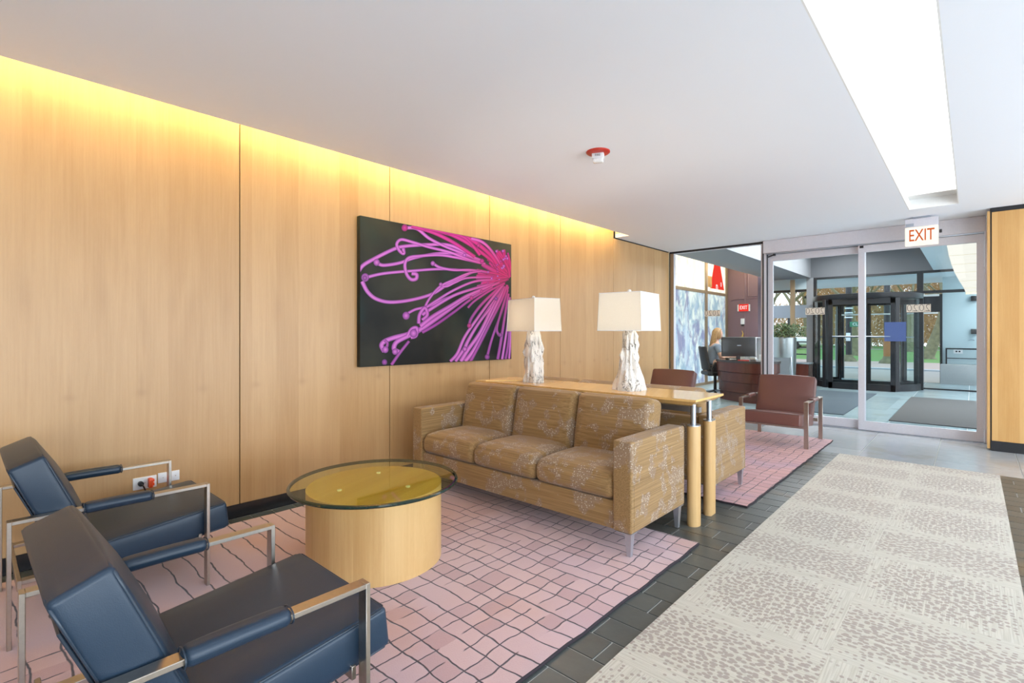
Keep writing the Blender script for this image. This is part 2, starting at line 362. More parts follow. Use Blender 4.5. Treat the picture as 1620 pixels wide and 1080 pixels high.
def box(bm, x0, x1, y0, y1, z0, z1, mi=0):
    v = [bm.verts.new((x, y, z)) for x in (x0, x1) for y in (y0, y1) for z in (z0, z1)]
    fs = [(0, 1, 3, 2), (4, 6, 7, 5), (0, 4, 5, 1), (2, 3, 7, 6), (0, 2, 6, 4), (1, 5, 7, 3)]
    for f in fs:
        q = bm.faces.new([v[i] for i in f]); q.material_index = mi
    return v
def bbox(bm, x0, x1, y0, y1, z0, z1, b=.004, seg=2):
    t = B(); box(t, x0, x1, y0, y1, z0, z1)
    bmesh.ops.bevel(t, geom=t.edges[:], offset=b, segments=seg, profile=.5, affect='EDGES')
    merge(bm, t)
def merge(bm, t, mat=None):
    me = bpy.data.meshes.new('tmp'); 
    if mat is not None: bmesh.ops.transform(t, matrix=mat, verts=t.verts[:])
    t.to_mesh(me); t.free(); bm.from_mesh(me); bpy.data.meshes.remove(me)
def axpts(h, r, n):
    r = min(r, h*.98); a = [-h, -h+r*.12, -h+r*.35, -h+r*.65, -h+r]
    inner = [(-h+r)+(2*h-2*r)*i/n for i in range(1, n)]
    return a+inner+[-q for q in reversed(a)]
def rbox(bm, c, s, r, n=6, fn=None, mat=None):
    """rounded box, fn(u,v,w in -1..1, p)->p for crowning"""
    hx, hy, hz = s[0]/2, s[1]/2, s[2]/2; r = min(r, hx, hy, hz)
    X, Y, Z = axpts(hx, r, n), axpts(hy, r, n), axpts(hz, r, max(2, n//2))
    t = B(); cache = {}
    def V(p):
        k = tuple(round(q, 6) for q in p)
        if k not in cache:
            q = [max(-h+r, min(h-r, a)) for a, h in zip(p, (hx, hy, hz))]
            d = Vector([a-b for a, b in zip(p, q)])
            if d.length > 1e-9: d = d.normalized()*r
            P = Vector(q)+d
            if fn: P = Vector(fn(p[0]/hx, p[1]/hy, p[2]/hz, P))
            cache[k] = t.verts.new(P+Vector(c))
        return cache[k]
    for A, Bx, f in ((X, Y, lambda a, b, s: (a, b, s*hz)), (Y, Z, lambda a, b, s: (s*hx, a, b)), (X, Z, lambda a, b, s: (a, s*hy, b))):
        for sg in (-1, 1):
            for i in range(len(A)-1):
                for j in range(len(Bx)-1):
                    t.faces.new([V(f(A[i], Bx[j], sg)), V(f(A[i+1], Bx[j], sg)), V(f(A[i+1], Bx[j+1], sg)), V(f(A[i], Bx[j+1], sg))])
    merge(bm, t, mat)
def tube(bm, pts, r, seg=8, closed=False, r2=None):
    pts = [Vector(p) for p in pts]; n = len(pts); rings = []
    up = Vector((0, 0, 1)); prev = None
    for i, p in enumerate(pts):
        a = pts[(i-1) % n] if (closed or i > 0) else p; b = pts[(i+1) % n] if (closed or i < n-1) else p
        d = (b-a).normalized()
        if prev is None: x = d.cross(up if abs(d.z) < .95 else Vector((1, 0, 0))).normalized()
        else:
            x = prev-d*prev.dot(d)
            x = x.normalized() if x.length > 1e-6 else d.orthogonal().normalized()
        prev = x; y = d.cross(x)
        rr = r if not isinstance(r, (list, tuple)) else r[i]
        ry = rr if r2 is None else r2
        rings.append([bm.verts.new(p+x*math.cos(2*math.pi*k/seg)*rr+y*math.sin(2*math.pi*k/seg)*ry) for k in range(seg)])
    m = n if closed else n-1
    for i in range(m):
        A, C = rings[i], rings[(i+1) % n]
        for k in range(seg): bm.faces.new([A[k], A[(k+1) % seg], C[(k+1) % seg], C[k]])
    if not closed: bm.faces.new(rings[0][::-1]); bm.faces.new(rings[-1])
def cyl(bm, x, y, z0, z1, r, seg=32, r1=None, sy=1., bev=0, rot=0):
    r1 = r if r1 is None else r1; prof = [(r, z0), (r1, z1)]
    if bev: prof = [(r-bev, z0), (r, z0+bev), (r1, z1-bev), (r1-bev*.3, z1-bev*.3), (r1-bev, z1)]
    lathe(bm, x, y, prof, seg, sy)
def lathe(bm, x, y, prof, seg=32, sy=1.):
    rings = [[bm.verts.new((x+math.cos(2*math.pi*k/seg)*r, y+math.sin(2*math.pi*k/seg)*r*sy, z)) for k in range(seg)] for r, z in prof]
    for A, C in zip(rings, rings[1:]):
        for k in range(seg): bm.faces.new([A[k], A[(k+1) % seg], C[(k+1) % seg], C[k]])
    bm.faces.new(rings[0][::-1]); bm.faces.new(rings[-1])
def prism(bm, pts, z0, z1):
    a = [bm.verts.new((x, y, z0)) for x, y in pts]; b = [bm.verts.new((x, y, z1)) for x, y in pts]; n = len(pts)
    bm.faces.new(a[::-1]); bm.faces.new(b)
    for i in range(n): bm.faces.new([a[i], a[(i+1) % n], b[(i+1) % n], b[i]])
def bx(name, m, parent, x0, x1, y0, y1, z0, z1, bev=0):
    bm = B()
    if bev: bbox(bm, x0, x1, y0, y1, z0, z1, bev)
    else: box(bm, x0, x1, y0, y1, z0, z1)
    return mk(name, bm, m, parent, 40 if bev else None)
def struct(o): o['kind'] = 'structure'; return o
def text(name, s, size, m, parent, loc, rot, ext=.002, xs=1., align='CENTER', mirror=False, bold=0.):
    cu = bpy.data.curves.new(name, 'FONT'); cu.body = s; cu.size = size; cu.extrude = ext; cu.align_x = align; cu.align_y = 'CENTER'; cu.offset = bold; cu.resolution_u = 3
    o = bpy.data.objects.new(name, cu); COL.objects.link(o)
    dg = bpy.context.evaluated_depsgraph_get(); me = bpy.data.meshes.new_from_object(o.evaluated_get(dg))
    bpy.data.objects.remove(o); me.materials.clear(); me.materials.append(m)
    o = bpy.data.objects.new(name, me); COL.objects.link(o); o.parent = parent; o.location = loc; o.rotation_euler = rot
    o.scale = (-xs if mirror else xs, 1, 1); return o

CEIL = 2.53; WX = -3.6
# ------------------------------------------------------------------ floor
floor = struct(bx('floor', M['grout'], None, -5.2, 3.3, -3.2, 16.35, -.06, -.004))
tile_mesh = {}
def tile(x0, x1, y0, y1, m, name='slate_tile', g=.0026):
    key = (round(x1-x0, 4), round(y1-y0, 4), m.name)
    if key not in tile_mesh:
        bm = B(); hx, hy = (x1-x0)/2-g, (y1-y0)/2-g
        box(bm, -hx, hx, -hy, hy, -.008, -.001); 
        top = [v for v in bm.verts if v.co.z > -.005]; bmesh.ops.scale(bm, vec=((hx-.0015)/hx, (hy-.0015)/hy, 1), verts=top)
        for v in top: v.co.z = 0
        o = mk(name, bm, m, floor); tile_mesh[key] = o.data
    else:
        o = bpy.data.objects.new(name, tile_mesh[key]); COL.objects.link(o); o.parent = floor
    o.location = ((x0+x1)/2, (y0+y1)/2, 0); return o
stuff = B(); cnt = 0
row = -15
y = 1.455-.143*30
k = -30
while y < 6.02:
    off = [-1.05, -1.148, -1.248][(k-1) % 3]     # row starting 1.60 has k=1
    x = off-.3*10
    while x < 2.9:
        x0, x1 = max(x, WX+.012), min(x+.3, 3.0)
        y1 = min(y+.143, 6.03)
        if x1-x0 > .02 and y1-y > .02:
            xc = (x0+x1)/2; yc = (y+y1)/2
            vis = (1.2 < yc < 6.1 and -1.35 < xc < -.85) or (2.8 < yc < 3.8 and -2.0 < xc < -.8) or (yc > 3.3 and .1 < xc < .62) or (xc < -3.44 and 1.0 < yc < 2.6) or (5.6 < yc and -1.3 < xc < -.8)
            if vis and cnt < 215: tile(x0, x1, y, y1, M['slate']); cnt += 1
            else: box(stuff, x0+.0026, x1-.0026, y+.0026, y1-.0026, -.006, 0)
        x += .3
    y += .143; k += 1
# large tiles by the doors
for xi in range(-5, 5):
    x0 = -.845+.584*xi; 
    for (a, b) in ((6.03, 6.35), (6.35, 7.44), (7.44, 7.70)):
        X0, X1 = max(x0, WX+.012), min(x0+.584, 3.)
        if X1-X0 > .05: tile(X0, X1, a, b, M['bigtile'], 'floor_tile', .003)
o = mk('slate_tiling', stuff, M['slate'], floor); o['kind'] = 'stuff'
for xi in range(-6, 6):
    for yi in range(8):
        x0 = -.845+.8*xi; y0 = 7.84+1.06*yi
        if x0 > -5.1 and x0 < 2.2: tile(x0, min(x0+.8, 3.), y0, y0+1.06, M['vtile'], 'floor_tile', .003)

# ------------------------------------------------------------------ ceiling with trough and cove slot
bm = B()
z0, z1 = CEIL, CEIL+.05
for (a, b, c, d) in ((-3.385, -.498, -3.2, 6.788), (WX, -3.385, 6.035, 6.788), (WX, 3.2, 6.788, 7.83), (-.097, 1.692, -3.2, 6.788), (2.058, 3.2, -3.2, 6.788)):
    box(bm, a, b, c, d, z0, z1)
ceiling = struct(mk('ceiling', bm, M['ceiling']))
bm = B()   # void above the cove and slot faces
box(bm, WX-.05, -3.38, -3.2, 6.035, 2.80, 2.84); box(bm, -3.385, -3.36, -3.2, 6.035, CEIL+.05, 2.80); box(bm, WX, -3.36, 6.035, 6.06, CEIL+.05, 2.80)
tr = struct(mk('trim_1', bm, M['cream']))
bm = B(); box(bm, WX-.06, 3.3, -3.3, 7.8, 2.95, 3.0); struct(mk('ceiling_slab', bm, M['white']))
def trough(xa, xb, ya, yb, label):
    t = empty('ceiling_light', ((xa+xb)/2, (ya+yb)/2, CEIL), 0, label, 'ceiling light')
    hx, hy = (xb-xa)/2, (yb-ya)/2
    bm = B(); w_ = .008
    for s in (-1, 1): box(bm, s*hx-w_*(s < 0), s*hx+w_*(s > 0), -hy, hy, .0, .24); box(bm, -hx, hx, s*hy-w_*(s < 0), s*hy+w_*(s > 0), .0, .24)
    box(bm, -hx, hx, hy-.22, hy, .10, .24)
    mk('housing', bm, M['white'], t)
    n = 8; L = (2*hy-.24)/n
    for i in range(n): bx('diffuser', M['trough'], t, -hx+.004, hx-.004, -hy+.004+L*i, -hy+L*(i+1)-.001, .19, .20)
    return t
trough(-.49, -.105, -3.0, 6.78, 'long recessed white light trough running along the ceiling')
trough(1.7, 2.05, -3.0, 6.78, 'unseen second light trough added on the right for fill')  # added trough, never in view, brightens the room from the right
bm = B(); tube(bm, [(0, -3.0, 0), (0, 5.95, 0)], .012, 8)
s = mk('strip_light', bm, M['cove'], None, 40, (-3.43, 0, 2.715)); tag(s, 'warm strip light hidden in the ceiling slot above the wood wall', 'light')

# ------------------------------------------------------------------ left wall panels
bm = B(); box(bm, WX-.16, WX-.014, -3.2, 7.72, 0, 2.84)
wl = struct(mk('wall_left', bm, M['black']))
seams = [-3.2, -2.25, -1.08, .085, 1.255, 2.424, 3.606, 4.79, 5.99, 7.17, 7.68]
pm = None
for i, (a, b) in enumerate(zip(seams, seams[1:])):
    top = 2.80 if b < 6.1 else 2.515
    bm = B(); bbox(bm, WX-.014, WX, a+.003, b-.003, .088, top, .0015, 1); mk('wood_panel', bm, M['panel'], wl)
struct(bx('baseboard_left', M['black_gloss'], None, WX-.014, WX+.004, -3.2, 7.68, 0, .088))
# walls out of view
bm = B()
for yy in (-3.2, -1.2, .8, 2.8, 4.8, 6.8): box(bm, 3.2, 3.26, yy, yy+.06, 0, 2.53)
box(bm, 3.2, 3.26, -3.2, 7.25, 0, .12); box(bm, 3.2, 3.26, -3.2, 7.25, 2.41, 2.53); struct(mk('wall_right', bm, M['dark_bronze']))
bm = B(); box(bm, WX, 3.26, -3.3, -3.2, 0, 2.95); struct(mk('wall_front', bm, M['wallwhite']))
# right honey wall
wr_ = struct(bx('wall_back', M['black'], None, .16, 3.26, 7.27, 7.42, 0, 2.53))
for i, (a, b) in enumerate(((.152, 1.30), (1.305, 2.45), (2.455, 3.2))):
    bm = B(); bbox(bm, a, b, 7.252, 7.27, .105, 2.485, .0015, 1); mk('wood_panel', bm, M['panel_x'], wr_)
struct(bx('baseboard_back', M['black_gloss'], None, .145, 3.2, 7.248, 7.27, 0, .105))
struct(bx('trim_2', M['black'], None, .145, 3.2, 7.25, 7.27, 2.487, CEIL))
bm = B(); box(bm, .118, .14, 7.262, 7.72, .02, 2.50); struct(mk('trim_3', bm, M['panel_x']))
bm = B(); box(bm, .141, .16, 7.262, 7.72, .0, CEIL); struct(mk('trim_4', bm, M['black']))

# ------------------------------------------------------------------ entrance screen and sliding doors (Y = 7.75)
Y = 7.75
def frame(name, x0, x1, z0, z1, ya, yb, wl_, wr2, wb, wt_, parent, m):
    bm = B(); box(bm, x0, x0+wl_, ya, yb, z0, z1); box(bm, x1-wr2, x1, ya, yb, z0, z1); box(bm, x0+wl_, x1-wr2, ya, yb, z0, z0+wb); box(bm, x0+wl_, x1-wr2, ya, yb, z1-wt_, z1)
    return mk(name, bm, m, parent)
w1 = empty('window_1', (0, 0, 0)); struct(w1)
frame('window_frame', -3.6, -2.20, 0.0, 2.525, Y-.03, Y+.03, .07, .03, .05, .028, w1, M['alu'])
bm = B(); box(bm, -3.6, -3.59, Y-.05, Y-.03, 0, 2.52); box(bm, -3.6, -2.2, Y-.034, Y-.03, 2.50, 2.53); mk('gasket', bm, M['black'], w1)
bx('pane', M['glass'], w1, -3.53, -2.23, Y-.004, Y+.004, .05, 2.497)
bx('jamb_strip', M['bronze_alu'], w1, -3.588, -3.535, Y-.045, Y-.03, 0, 2.5)
d0 = empty('door_frame', (0, 0, 0)); struct(d0)
bm = B(); bbox(bm, -2.185, .115, Y-.09, Y+.07, 2.352, CEIL-.002, .003, 1); mk('header_box', bm, M['alu'], d0, 40)
bm = B(); box(bm, -2.19, -2.155, Y-.05, Y+.07, 0, 2.352); box(bm, .103, .118, Y-.09, Y+.07, 0, 2.352); mk('jamb', bm, M['alu'], d0)
bm = B(); box(bm, -2.2, -2.185, Y-.06, Y-.05, 0, CEIL); box(bm, -2.155, -2.148, Y-.03, Y+.05, 0, 2.352); mk('seal', bm, M['black'], d0)
bm = B(); box(bm, -2.15, .10, Y-.08, Y+.07, 2.338, 2.352); mk('track', bm, M['chrome'], d0)
bm = B(); box(bm, -2.2, .12, Y-.09, Y+.09, -.003, .006); mk('threshold', bm, M['chrome'], d0)
bm = B(); tube(bm, [(-2.13, Y-.05, 2.30), (-2.05, Y-.05, 2.325)], .009, 8); cyl(bm, -2.045, Y-.052, 2.31, 2.345, .017, 12); mk('safety_sensor', bm, M['black'], d0, 40)
d1 = empty('door_1', (0, 0, 0)); struct(d1)
frame('door_frame_rail', -2.148, -1.0, .008, 2.335, Y+.012, Y+.052, .065, .065, .11, .09, d1, M['alu'])
bx('pane', M['glass'], d1, -2.083, -1.065, Y+.028, Y+.036, .118, 2.245)
d2 = empty('door_2', (0, 0, 0)); struct(d2)
frame('door_frame_rail', -1.067, .10, .008, 2.335, Y-.062, Y-.022, .067, .062, .11, .09, d2, M['alu'])
bx('pane', M['glass'], d2, -1.0, .038, Y-.046, Y-.038, .118, 2.245)
bm = B(); bbox(bm, -1.052, -1.012, Y-.066, Y-.062, 2.30, 2.33, .001, 1); mk('door_label', bm, M['black'], d2)
# the building number, seen from behind: a stencil of pale vinyl blocks with dark figures
def number(xc, zc, yy, wd, hh, parent, nm):
    t = empty('street_number', (xc, yy, zc), 0, nm, 'sign', None)
    n = 4
    for i in range(n):
        a = -wd/2+wd*i/n
        bx('vinyl_block', M['digits'], t, a+.0008, a+wd/n-.0008, -.0012, -.0002, -hh/2, hh/2)
    for i, ch in enumerate('0202'):
        text('numeral', ch, hh*1.32, M['digitdark'], t, (-wd/2+wd*(i+.5)/n, -.0016, 0), (R(90), 0, 0), .0003, .92, mirror=(ch == '2'), bold=-.0028)
    return t
number(-.471, 1.522, Y-.047, .228, .092, d2, 'building number seen in reverse on the right sliding glass door')
number(-1.565, 1.522, Y+.027, .228, .092, d1, 'building number seen in reverse on the left sliding glass door')
number(-2.93, 1.53, Y-.005, .24, .09, w1, 'faint building number in reverse on the fixed glass beside the doors')

# exit sign
e = empty('exit_sign', (-.418, 7.27, CEIL), 0, 'illuminated EXIT sign hanging from the ceiling before the glass doors', 'sign')
bm = B(); bbox(bm, -.075, .075, -.035, .035, -.018, 0, .003, 1); mk('canopy', bm, M['chrome'], e, 40)
bm = B(); bbox(bm, -.145, .145, -.032, .032, -.112, -.018, .003, 1); mk('housing', bm, M['alu'], e, 40)
bm = B(); bbox(bm, -.145, .145, -.028, .028, -.318, -.114, .003, 1); mk('lit_panel', bm, M['exitlit'], e, 40)
text('letters', 'EXIT', .185, M['exitred'], e, (0, -.0295, -.213), (R(90), 0, 0), .001, .60, bold=.001)
bm = B(); box(bm, -.138, -.066, -.0345, -.032, -.104, -.07); mk('test_plate', bm, M['chrome'], e)
bm = B(); cyl(bm, .163, -.01, -.2, -.165, .012, 12); mk('test_button', bm, M['black'], e, 40)

# fire strobe on ceiling
e = empty('fire_alarm', (-1.99, 3.10, CEIL), R(25), 'round red fire alarm strobe fixed to the ceiling', 'alarm')
bm = B(); lathe(bm, 0, 0, [(.085, 0), (.085, -.006), (.078, -.012), (.055, -.016)], 32); mk('base_plate', bm, M['red'], e, 40)
bm = B(); bbox(bm, -.042, .042, -.026, .026, -.052, -.014, .004); mk('body', bm, M['paper'], e, 40)
bm = B(); rbox(bm, (0, 0, -.064), (.076, .05, .032), .012, 3); mk('lens', bm, M['clearplastic'], e, 40)
text('lettering', 'FIRE', .022, M['digitdark'], e, (0, -.0268, -.032), (R(90), 0, 0), .0003)

# ------------------------------------------------------------------ outlets on left wall
def plate(y0, y1, z0, z1, label, screws):
    t = empty('wall_plate', (WX, (y0+y1)/2, (z0+z1)/2), 0, label, 'wall plate')
    hy, hz = (y1-y0)/2, (z1-z0)/2
    bm = B(); bbox(bm, 0, .007, -hy, hy, -hz, hz, .002); mk('cover', bm, M['paper'], t, 40)
    for sy in screws:
        bm = B(); tube(bm, [(.006, sy, 0), (.009, sy, 0)], .003, 10); mk('screw', bm, M['steel'], t, 40)
    return t
t1 = plate(.675, .79, .308, .378, 'white outlet plate holding an orange power tap on the wood wall', (0,))
bm = B(); bbox(bm, .008, .045, -.008+.02, .034, -.028, .026, .005); box(bm, .044, .05, .012, .02, -.02, .016); box(bm, .044, .05, .024, .032, -.02, .016); box(bm, .01, .04, .034, .04, -.016, -.002); box(bm, .01, .04, .034, .04, .006, .02)
tp = mk('power_tap', bm, M['orange'], None, 40, t1.location[:]); tag(tp, 'orange power tap plugged into the white outlet plate', 'power tap')
bm = B(); tube(bm, [(.007, -.022, 0), (.028, -.022, 0)], .014, 14); tube(bm, [(.028, -.022, 0), (.04, -.014, -.01), (.042, 0, -.05), (.03, .01, -.12), (.02, .0, -.33)], .004, 8)
pg = mk('power_plug', bm, M['black'], None, 40, t1.location[:]); tag(pg, 'black plug and cord beside the orange power tap', 'plug')
plate(.797, .908, .324, .384, 'blank white wall plate with two screws right of the outlet', (-.03, .034))

# ------------------------------------------------------------------ rugs and runner
def rug(x0, x1, y0, y1, m, label):
    cx, cy = (x0+x1)/2, (y0+y1)/2; hx, hy = (x1-x0)/2, (y1-y0)/2
    t = empty('area_rug', (cx, cy, 0), 0, label, 'rug')
    random.seed(int(hy*1000)); pts = []
    def wob(a): return a+random.uniform(-.004, .004)
    n = 46
    for s, (ax_, ay, bx_, by) in enumerate(((-hx, -hy, hx, -hy), (hx, -hy, hx, hy), (hx, hy, -hx, hy), (-hx, hy, -hx, -hy))):
        for i in range(n): f = i/n; pts.append((wob(ax_+(bx_-ax_)*f), wob(ay+(by-ay)*f)))
    bm = B(); prism(bm, pts, .002, .0145); 
    mk('pile', bm, m, t)
    bm = B(); tube(bm, [(p[0], p[1], .007) for p in pts], .0075, 6, True); mk('binding', bm, M['rugedge'], t, 60)
    return t
rug(-3.462, -1.165, -1.3, 2.872, M['rug'], 'mauve rug with a wavy dark grid under the sofa and coffee table')
rug(-3.462, -1.165, 3.708, 6.675, M['rug2'], 'rose coloured rug with a wavy dark grid under the brown chairs')
rn = empty('carpet_runner', (-.405, 2.0, 0), 0, 'long beige runner of dotted carpet tiles laid along the slate floor', 'carpet')
cm = {}
for ci, (xa, xb, y0) in enumerate(((-.99, -.4002, 2.23), (-.4, .176, 2.78))):
    for k in range(-7, 8):
        a = y0+.585*k; b = a+.585; 
        if b < -1.3 or a > 5.95: continue
        b2 = min(b, 6.0); band = (k % 2 == 1)
        bm = B(); hx = (xb-xa)/2; yc = a+.2925
        box(bm, -hx, hx, a-yc+.0001, b2-yc-.0001, .0, .009)
        o = mk('carpet_tile', bm, M['carpet_band'] if band else M['carpet_sq'], rn); o.location = ((xa+xb)/2+.405, yc-2.0, 0)

# ------------------------------------------------------------------ lounge chairs
def lounge_chair(leath, pip, label, group):
    t = empty('lounge_chair', (0, 0, 0), 0, label, 'armchair', group)
    def arm(s):
        x0, x1 = sorted((s*.305, s*.347)); th = .014
        bm = B()
        bbox(bm, x0, x1, 0, th, 0, .495, .0015, 1); bbox(bm, x0, x1, .69-th, .69, 0, .495, .0015, 1)
        bbox(bm, x0, x1, th, .69-th, .495-th, .495, .0015, 1)
        return mk('arm_frame', bm, M['steel'], t, 40)
    for s in (-1, 1):
        arm(s)
        def f(u, v, w_, p): return (p.x*(1-.18*abs(v)**6), p.y, p.z+.002*(1-v*v))
        bm = B(); rbox(bm, (s*.326, .345, .489), (.062, .245, .044), .021, 5, f); a = mk('arm_pad', bm, leath, t, 60)
        for yy in (.226, .464):
            bm = B(); tube(bm, [(s*.326+.030*math.cos(q), yy, .489+.021*math.sin(q)) for q in [2*math.pi*i/16 for i in range(16)]], .0022, 5, True); mk('seam', bm, pip, a, 60)
    bm = B(); bbox(bm, -.305, .305, .655, .669, .205, .245, .0015, 1); mk('front_rail', bm, M['steel'], t, 40)
    bm = B(); bbox(bm, -.305, .305, .03, .044, .205, .245, .0015, 1); mk('rear_rail', bm, M['steel'], t, 40)
    for s in (-1, 1):
        bm = B(); bbox(bm, s*.25-.02, s*.25+.02, .04, .66, .215, .23, .0015, 1); mk('seat_support', bm, M['steel'], t, 40)
    # seat cushion
    def cushion(name, c, sz, ang, crown_axis, crown):
        mat = Matrix.Translation(c) @ Matrix.Rotation(ang, 4, 'X')
        def f(u, v, w_, p):
            p = Vector(p)
            if crown_axis == 'z' and w_ > 0: p.z += crown*max(0, 1-u*u)**.6*max(0, 1-v*v)**.6*w_
            if crown_axis == 'y' and v > 0: p.y += crown*max(0, 1-abs(u)**3)**.8*max(0, 1-w_*w_)**.6*v
            if crown_axis == 'y': p.z += .012*(1-u*u)*(w_ > .5)
            p.x += .006*(1-w_*w_)*u*(1-v*v)
            return p
        bm = B(); rbox(bm, (0, 0, 0), sz, .014, 8, f, mat)
        o = mk(name, bm, leath, t, 60)
        # piping round the two large faces
        bm = B(); hx, hy, hz = sz[0]/2-.004, sz[1]/2-.004, sz[2]/2-.004
        for sg in (-1, 1):
            if crown_axis == 'z': pts = [(a*hx, b*hy, sg*hz) for a, b in ((-1, -1), (1, -1), (1, 1), (-1, 1))]
            else: pts = [(a*hx, sg*hy, b*hz) for a, b in ((-1, -1), (1, -1), (1, 1), (-1, 1))]
            pp = []
            for i in range(4):
                p, q = Vector(pts[i]), Vector(pts[(i+1) % 4])
                for k in range(10):
                    fz = .03+.94*k/9; w3 = p.lerp(q, fz); pp.append(mat @ w3)
            tube(bm, pp, .0038, 6, True)
        mk('piping', bm, pip, o, 60)
        return o
    cushion('seat', Vector((0, .49, .272)), (.585, .60, .125), R(6.4), 'z', .018)
    cushion('backrest', Vector((0, .142, .495)), (.585, .117, .455), R(22.4), 'y', .028)
    # back shell and brackets
    bm = B(); t2 = B(); bbox(t2, -.27, .27, -.068, -.0605, -.21, .15, .002, 1); merge(bm, t2, Matrix.Translation((0, .142, .495)) @ Matrix.Rotation(R(22.4), 4, 'X'))
    mk('back_panel', bm, pip, t)
    return t
c1 = lounge_chair(M['navy'], M['piping_n'], 'navy leather armchair with steel frame nearest the viewer at lower left', 'navy armchairs beside the coffee table')
c1.location = (-1.628, .108, .0145)
c2 = copy_tree(c1); c2.location = (-3.045, .118, .0145); c2['label'] = 'navy leather armchair with steel frame standing against the wood wall'
b1 = lounge_chair(M['brown'], M['piping_b'], 'brown leather armchair with steel frame in front of the sliding doors', 'brown armchairs on the rose rug')
b1.location = (-1.605, 6.64, .0145); b1.rotation_euler = (0, 0, R(180))
b2 = copy_tree(b1); b2.location = (-3.0, 6.64, .0145); b2['label'] = 'brown leather armchair partly hidden behind the wooden table and lamp'
for o in (c1, c2, b1, b2): o.location.z = .0145; o.scale.z = .985

# ------------------------------------------------------------------ sofas
def sofa(label):
    t = empty('sofa', (0, 0, 0), 0, label, 'sofa', 'patterned sofas back to back')
    H = .963; D0, D1 = -.34, .335     # front is -y
    for s in (-1, 1):
        x0, x1 = sorted((s*H, s*(H-.115)))
        bm = B(); rbox(bm, ((x0+x1)/2, (D0+D1)/2, .3875), (.115, D1-D0, .495), .012, 5); mk('armrest', bm, M['fab_arm'], t, 50)
        bm = B(); tube(bm, [(x1 if s > 0 else x0, D0+.03, .15), (x1 if s > 0 else x0, D0+.03, .62)], .0022, 5); mk('seam', bm, M['fab_arm'], t, 50)
    bm = B(); rbox(bm, (0, -.01, .215), (2*H-.228, .62, .155), .008, 5); mk('seat_base', bm, M['fab'], t, 50)
    bm = B(); rbox(bm, (0, .285, .39), (2*H-.228, .09, .45), .015, 5); mk('back_frame', bm, M['fab'], t, 50)
    wd = (2*H-.23)/3
    for i in range(3):
        def f(u, v, w_, p):
            p = Vector(p)
            if w_ > 0: p.z += .042*max(0, 1-u**4)**.7*max(0, 1-abs(v)**3)**.7*w_
            p.y -= .012*(v < 0)*(1-w_*w_)*(1-u*u)
            return p
        bm = B(); rbox(bm, (0, 0, 0), (wd-.003, .58, .135), .045, 9, f); o = mk('seat_cushion', bm, M['fab'], t, 60); o.location = (-H+.115+wd*(i+.5), -.048, .362)
        def g(u, v, w_, p):
            p = Vector(p)
            if v < 0: p.y -= .030*max(0, 1-abs(u)**4)**.7*max(0, 1-abs(w_)**3)**.7*(-v)
            return p
        bm = B(); rbox(bm, (0, 0, 0), (wd-.003, .165, .418), .045, 9, g); o = mk('back_cushion', bm, M['fab'], t, 60); o.location = (-H+.115+wd*(i+.5), .172, .598); o.rotation_euler = (R(-11), 0, 0)
    for sx in (-1, 1):
        for sy in (D0+.035, D1-.045):
            bm = B(); h = .142; a, b = .020, .011
            vs = [bm.verts.new((sx*(H-.03)+p*q[0], sy+p*q[1], zz)) for zz, p in ((0, b), (h, a)) for q in ((-1, -1), (1, -1), (1, 1), (-1, 1))]
            for i in range(4): bm.faces.new([vs[i], vs[(i+1) % 4], vs[4+(i+1) % 4], vs[4+i]])
            bm.faces.new(vs[:4][::-1]); bm.faces.new(vs[4:])
            lg = mk('leg', bm, M['legmetal'], t)
            bm = B(); box(bm, sx*(H-.05)-.045, sx*(H-.05)+.045, sy-.03, sy+.04, .134, .139); mk('mounting_plate', bm, M['legmetal'], lg)
    return t
s1 = sofa('three seat sofa in speckled tan fabric facing the coffee table'); s1.location = (-2.303, 2.75, 0)
s2 = copy_tree(s1); s2.location = (-2.303, 3.905, 0); s2.rotation_euler = (0, 0, R(180)); s2['label'] = 'speckled tan sofa seen from its end behind the wooden console table'
for o in s1.children: pass
s1.location.z = .004; s2.location.z = .004

# ------------------------------------------------------------------ console table between sofas
t = empty('console_table', (-2.24, 3.285, 0), 0, 'long maple console table on chrome rods and round posts between the sofas', 'table')
bm = B()
pb = [(-.92, -.19), (.94, -.19), (.94, .19), (-.92, .19)]; ptp = [(-.975, -.235), (.985, -.235), (.985, .235), (-.975, .235)]
lo = [bm.verts.new((x, y, .768)) for x, y in pb]; md = [bm.verts.new((x, y, .797)) for x, y in ptp]; hi = [bm.verts.new((x, y, .81)) for x, y in ptp]
bm.faces.new(lo[::-1]); bm.faces.new(hi)
for A, C in ((lo, md), (md, hi)):
    for i in range(4): bm.faces.new([A[i], A[(i+1) % 4], C[(i+1) % 4], C[i]])
mk('tabletop', bm, M['maple_top'], t)
for sx in (-.90, .927):
    for i, yy in enumerate((-.123, .14)):
        bm = B(); pts = []
        n = 24
        for k in range(n):
            a = 2*math.pi*k/n; x = .036*math.cos(a)*1.1; y_ = .052*math.sin(a)
            if yy > 0: x = min(x, .026)
            pts.append((sx+x, yy+y_))
        prism(bm, pts, 0, .632); p_ = mk('post', bm, M['maple'], t, 30)
        bm = B(); prism(bm, pts, .632, .639); mk('post_cap', bm, M['chrome'], p_, 30)
        bm = B(); cyl(bm, sx-.004, yy, .639, .768, .0165, 20); mk('rod', bm, M['chrome'], t, 40)
bm = B(); box(bm, -.9, .92, -.02, .02, .70, .735); mk('stretcher', bm, M['chrome'], t)

